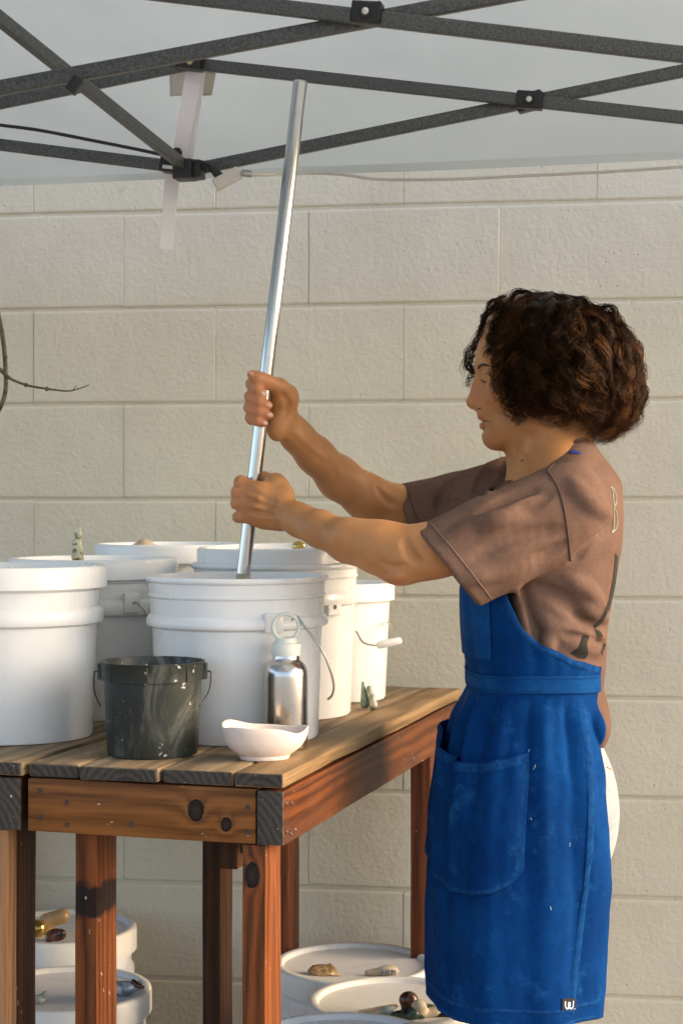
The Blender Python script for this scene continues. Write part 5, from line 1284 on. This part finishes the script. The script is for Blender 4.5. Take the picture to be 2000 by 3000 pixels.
# dark under-volume
V, Fc = [], []; na, nz_ = 96, 46
for i in range(na):
    az = -180+360*i/na
    te = float(thend(az))-6
    for j in range(nz_+1):
        t = j/nz_; th = te*min(1, t*1.12); sh = float(np.interp(th, [0, 50, 80], [.955, .95, .86])); sh = sh if t < .9 else sh-(t-.9)*3.4
        p = hairpt(np.array(az), np.array(th), np.array(sh))
        p = p+np.array(mnoise.noise_vector(Vector(p)*38))*.0065+np.array(mnoise.noise_vector(Vector(p)*90))*.003
        V.append(p)
for i in range(na):
    for j in range(nz_): Fc.append((i*(nz_+1)+j, i*(nz_+1)+j+1, ((i+1) % na)*(nz_+1)+j+1, ((i+1) % na)*(nz_+1)+j))
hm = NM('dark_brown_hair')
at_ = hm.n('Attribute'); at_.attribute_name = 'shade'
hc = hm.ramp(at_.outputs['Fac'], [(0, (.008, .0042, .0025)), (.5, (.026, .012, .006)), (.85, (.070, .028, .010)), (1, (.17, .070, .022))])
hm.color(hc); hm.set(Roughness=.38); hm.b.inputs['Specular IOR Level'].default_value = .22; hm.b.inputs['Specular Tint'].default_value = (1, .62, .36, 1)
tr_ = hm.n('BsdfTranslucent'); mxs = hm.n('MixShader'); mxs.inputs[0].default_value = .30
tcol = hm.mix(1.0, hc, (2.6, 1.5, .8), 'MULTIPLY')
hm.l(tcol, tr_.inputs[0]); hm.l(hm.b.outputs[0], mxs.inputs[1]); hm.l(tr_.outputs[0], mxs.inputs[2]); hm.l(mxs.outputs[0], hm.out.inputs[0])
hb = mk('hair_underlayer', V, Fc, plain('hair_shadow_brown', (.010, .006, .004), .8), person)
# strands
T = 22
def strands(base, off_dir, amp, wl, ph, hand, jit, taper=.5):
    """base (N,T,3) centre lines; curl round them"""
    d = np.gradient(base, axis=1); ln = np.linalg.norm(d, axis=2, keepdims=True); t = d/np.maximum(ln, 1e-9)
    s = np.cumsum(ln[..., 0], axis=1)
    o = PA(OX, OY, DM); n = base-o; n = n-(n*t).sum(2, keepdims=True)*t; n /= np.maximum(np.linalg.norm(n, axis=2, keepdims=True), 1e-9); b = np.cross(t, n)
    g = np.clip(s/(s[:, -1:]*.35+1e-9), 0, 1)
    q_ = s/(s[:, -1:]+1e-9); a = 2*np.pi*s*(1+.55*q_)/wl[:, None]*hand[:, None]+ph[:, None]
    p = base+amp[:, None, None]*(g*(.75+.5*q_))[..., None]*(.55*n*np.cos(a)[..., None]+b*np.sin(a)[..., None])
    return p
allP, allR, allS = [], [], []
def clump(az0, th0, th1, rho0, rho1, ns, amp, wl, rad, spread, shade, drift=0, pj=.38):
    tt = np.linspace(0, 1, T); th = th0+(th1-th0)*tt
    az = az0+drift*tt**1.4+6*np.sin(tt*5+random.random()*6)
    rho = rho0+(rho1-rho0)*np.minimum(1, tt*2.2)
    base = hairpt(az, th, rho)
    N = ns
    o1 = rng.normal(0, 1, (N, 1, 3))*spread; o2 = rng.normal(0, 1, (N, 1, 3))*spread
    q = np.linspace(0, 1, T)[None, :, None]
    B = base[None]+o1*(1-q)+o2*q*np.where(q > .75, 1-(q-.75)*2.4, 1)
    ph0 = random.random()*6.28; hand = 1 if random.random() < .5 else -1
    Pn = strands(B, None, amp*rng.uniform(.75, 1.25, N), wl*rng.uniform(.93, 1.07, N), ph0+rng.normal(0, pj, N), np.full(N, hand), 0)
    Pn = Pn+np.cumsum(rng.normal(0, .00042, Pn.shape), axis=1)
    cut_ = rng.uniform(.80, 1.0, N)
    for k in range(N):                                   # uneven ends
        u_ = np.linspace(0, cut_[k], T); Pn[k] = np.stack([np.interp(u_, np.linspace(0, 1, T), Pn[k][:, c]) for c in range(3)], 1)
    allP.append(Pn); allR.append(np.full(N, rad)*rng.uniform(.7, 1.2, N)); allS.append(np.clip(shade+rng.normal(0, .16, N), 0, 1))
def shade_(az=90): return min(1, random.choice((.02, .04, .06, .10, .14, .22, .32, .80))+(.30*max(0, math.cos(R(az)))))  # locks get lighter towards the back: sunlight put into the strand colour
for k in range(230):
    az = random.uniform(-180, 180)
    te = float(thend(az)); lay = random.random()
    th0 = random.uniform(2, 45) if lay < .55 else random.uniform(40, max(45, te*.6))
    th0 = min(th0, te*.5)
    th1 = te+random.uniform(-22, 3) if random.random() < .7 else te*random.uniform(.55, .9)
    if abs(az) > 150: th1 = te+random.uniform(-12, 6)
    rho1 = random.uniform(.82, .95)
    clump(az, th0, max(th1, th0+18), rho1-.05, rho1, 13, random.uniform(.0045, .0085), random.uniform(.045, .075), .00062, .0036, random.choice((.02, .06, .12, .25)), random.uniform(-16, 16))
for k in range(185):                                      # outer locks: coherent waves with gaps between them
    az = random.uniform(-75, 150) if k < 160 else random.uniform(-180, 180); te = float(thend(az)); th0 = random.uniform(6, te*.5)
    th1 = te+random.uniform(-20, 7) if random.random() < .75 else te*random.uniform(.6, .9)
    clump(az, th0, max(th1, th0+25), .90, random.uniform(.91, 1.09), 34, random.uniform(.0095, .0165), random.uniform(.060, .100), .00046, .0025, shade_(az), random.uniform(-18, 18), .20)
for k in range(620):                                      # fly-aways
    az = random.uniform(-180, 180); te = float(thend(az)); th0 = random.uniform(0, te*.6)
    clump(az, th0, te+random.uniform(-10, 8), .95, random.uniform(.99, 1.11), 1, random.uniform(.005, .013), random.uniform(.03, .07), .00030, .001, .75, random.uniform(-25, 25))
# curls that fall past the forehead, the temple and onto the cheek
def lock(pix, ns, amp, wl, rad=.0006, spread=.0016, shade=.3):
    base = np.array([PA(x, y, d) for x, y, d in pix]); q = np.array(smooth_path(base, 12)); u_ = np.linspace(0, len(q)-1, T)
    base = np.stack([np.interp(u_, np.arange(len(q)), q[:, c]) for c in range(3)], 1)
    B = base[None]+rng.normal(0, 1, (ns, 1, 3))*spread
    Pn = strands(B, None, amp*rng.uniform(.7, 1.3, ns), wl*rng.uniform(.9, 1.1, ns), random.random()*6+rng.normal(0, .4, ns), np.ones(ns), 0)
    Pn = Pn+np.cumsum(rng.normal(0, .0004, Pn.shape), axis=1)
    allP.append(Pn); allR.append(np.full(ns, rad)*rng.uniform(.7, 1.2, ns)); allS.append(np.clip(shade+rng.normal(0, .15, ns), 0, 1))
lock([(1140, 700, 2.86), (1112, 735, 2.88), (1098, 770, 2.89), (1080, 795, 2.89), (1069, 820, 2.89), (1072, 845, 2.885), (1090, 858, 2.88), (1100, 868, 2.88)], 16, .003, .05)
lock([(1135, 720, 2.87), (1108, 770, 2.89), (1088, 800, 2.90), (1078, 830, 2.90), (1085, 855, 2.90), (1078, 875, 2.90), (1070, 890, 2.90)], 16, .005, .035)
lock([(1120, 740, 2.87), (1100, 790, 2.885), (1096, 810, 2.885), (1082, 826, 2.885), (1085, 850, 2.885), (1099, 842, 2.885)], 12, .004, .03)
lock([(1112, 780, 2.88), (1080, 810, 2.90), (1066, 830, 2.90), (1060, 846, 2.90), (1070, 870, 2.90)], 5, .002, .05, .0004)
lock([(1150, 690, 2.80), (1122, 712, 2.80), (1108, 740, 2.82), (1103, 765, 2.83), (1110, 780, 2.83)], 18, .004, .03)
lock([(1160, 680, 2.84), (1130, 690, 2.84), (1112, 720, 2.85), (1106, 750, 2.86), (1102, 775, 2.87)], 18, .005, .035)
for (x0, y0, x1, y1, x2, y2) in ((1140, 770, 1122, 850, 1130, 925), (1150, 790, 1136, 870, 1142, 950), (1145, 780, 1128, 880, 1126, 905), (1165, 820, 1150, 900, 1160, 965), (1160, 760, 1128, 830, 1120, 890), (1175, 840, 1165, 930, 1180, 975), (1185, 860, 1190, 940, 1175, 978), (1148, 740, 1126, 800, 1124, 845), (1135, 760, 1128, 800, 1134, 860)):
    lock([(x0+45, y0-60, 2.765), (x0+12, y0, 2.760), (x1+13, y1, 2.762), (x2+12, y2-4, 2.768)], 18, random.uniform(.004, .007), random.uniform(.026, .04), .0006, .0028, random.choice((.2, .45, .7)))
Ph = np.concatenate(allP); Rh = np.concatenate(allR); Sh = np.concatenate(allS); N = len(Ph)
d = np.gradient(Ph, axis=1); t = d/np.maximum(np.linalg.norm(d, axis=2, keepdims=True), 1e-9)
ref = np.array([.31, .87, .38]); u_ = np.cross(t, ref); u_ /= np.maximum(np.linalg.norm(u_, axis=2, keepdims=True), 1e-9); v_ = np.cross(t, u_)
tp = np.interp(np.linspace(0, 1, T), [0, .1, .7, 1], [.6, 1, .9, .25])
rr = Rh[:, None]*tp[None]
vv = np.stack([Ph+rr[..., None]*(u_*math.cos(a)+v_*math.sin(a)) for a in (0, 2.0944, 4.1888)], 2)      # N,T,3sides,3
idx = np.arange(N*T*3).reshape(N, T, 3)
Fc = np.concatenate([np.stack([idx[:, :-1, j], idx[:, :-1, (j+1) % 3], idx[:, 1:, (j+1) % 3], idx[:, 1:, j]], -1).reshape(-1, 4) for j in range(3)])
me = np_mesh('hair', vv.reshape(-1, 3), Fc)
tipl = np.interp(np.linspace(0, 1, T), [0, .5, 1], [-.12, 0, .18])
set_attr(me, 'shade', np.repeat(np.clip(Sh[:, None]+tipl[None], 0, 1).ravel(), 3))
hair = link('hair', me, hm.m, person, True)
print('hair strands', N)
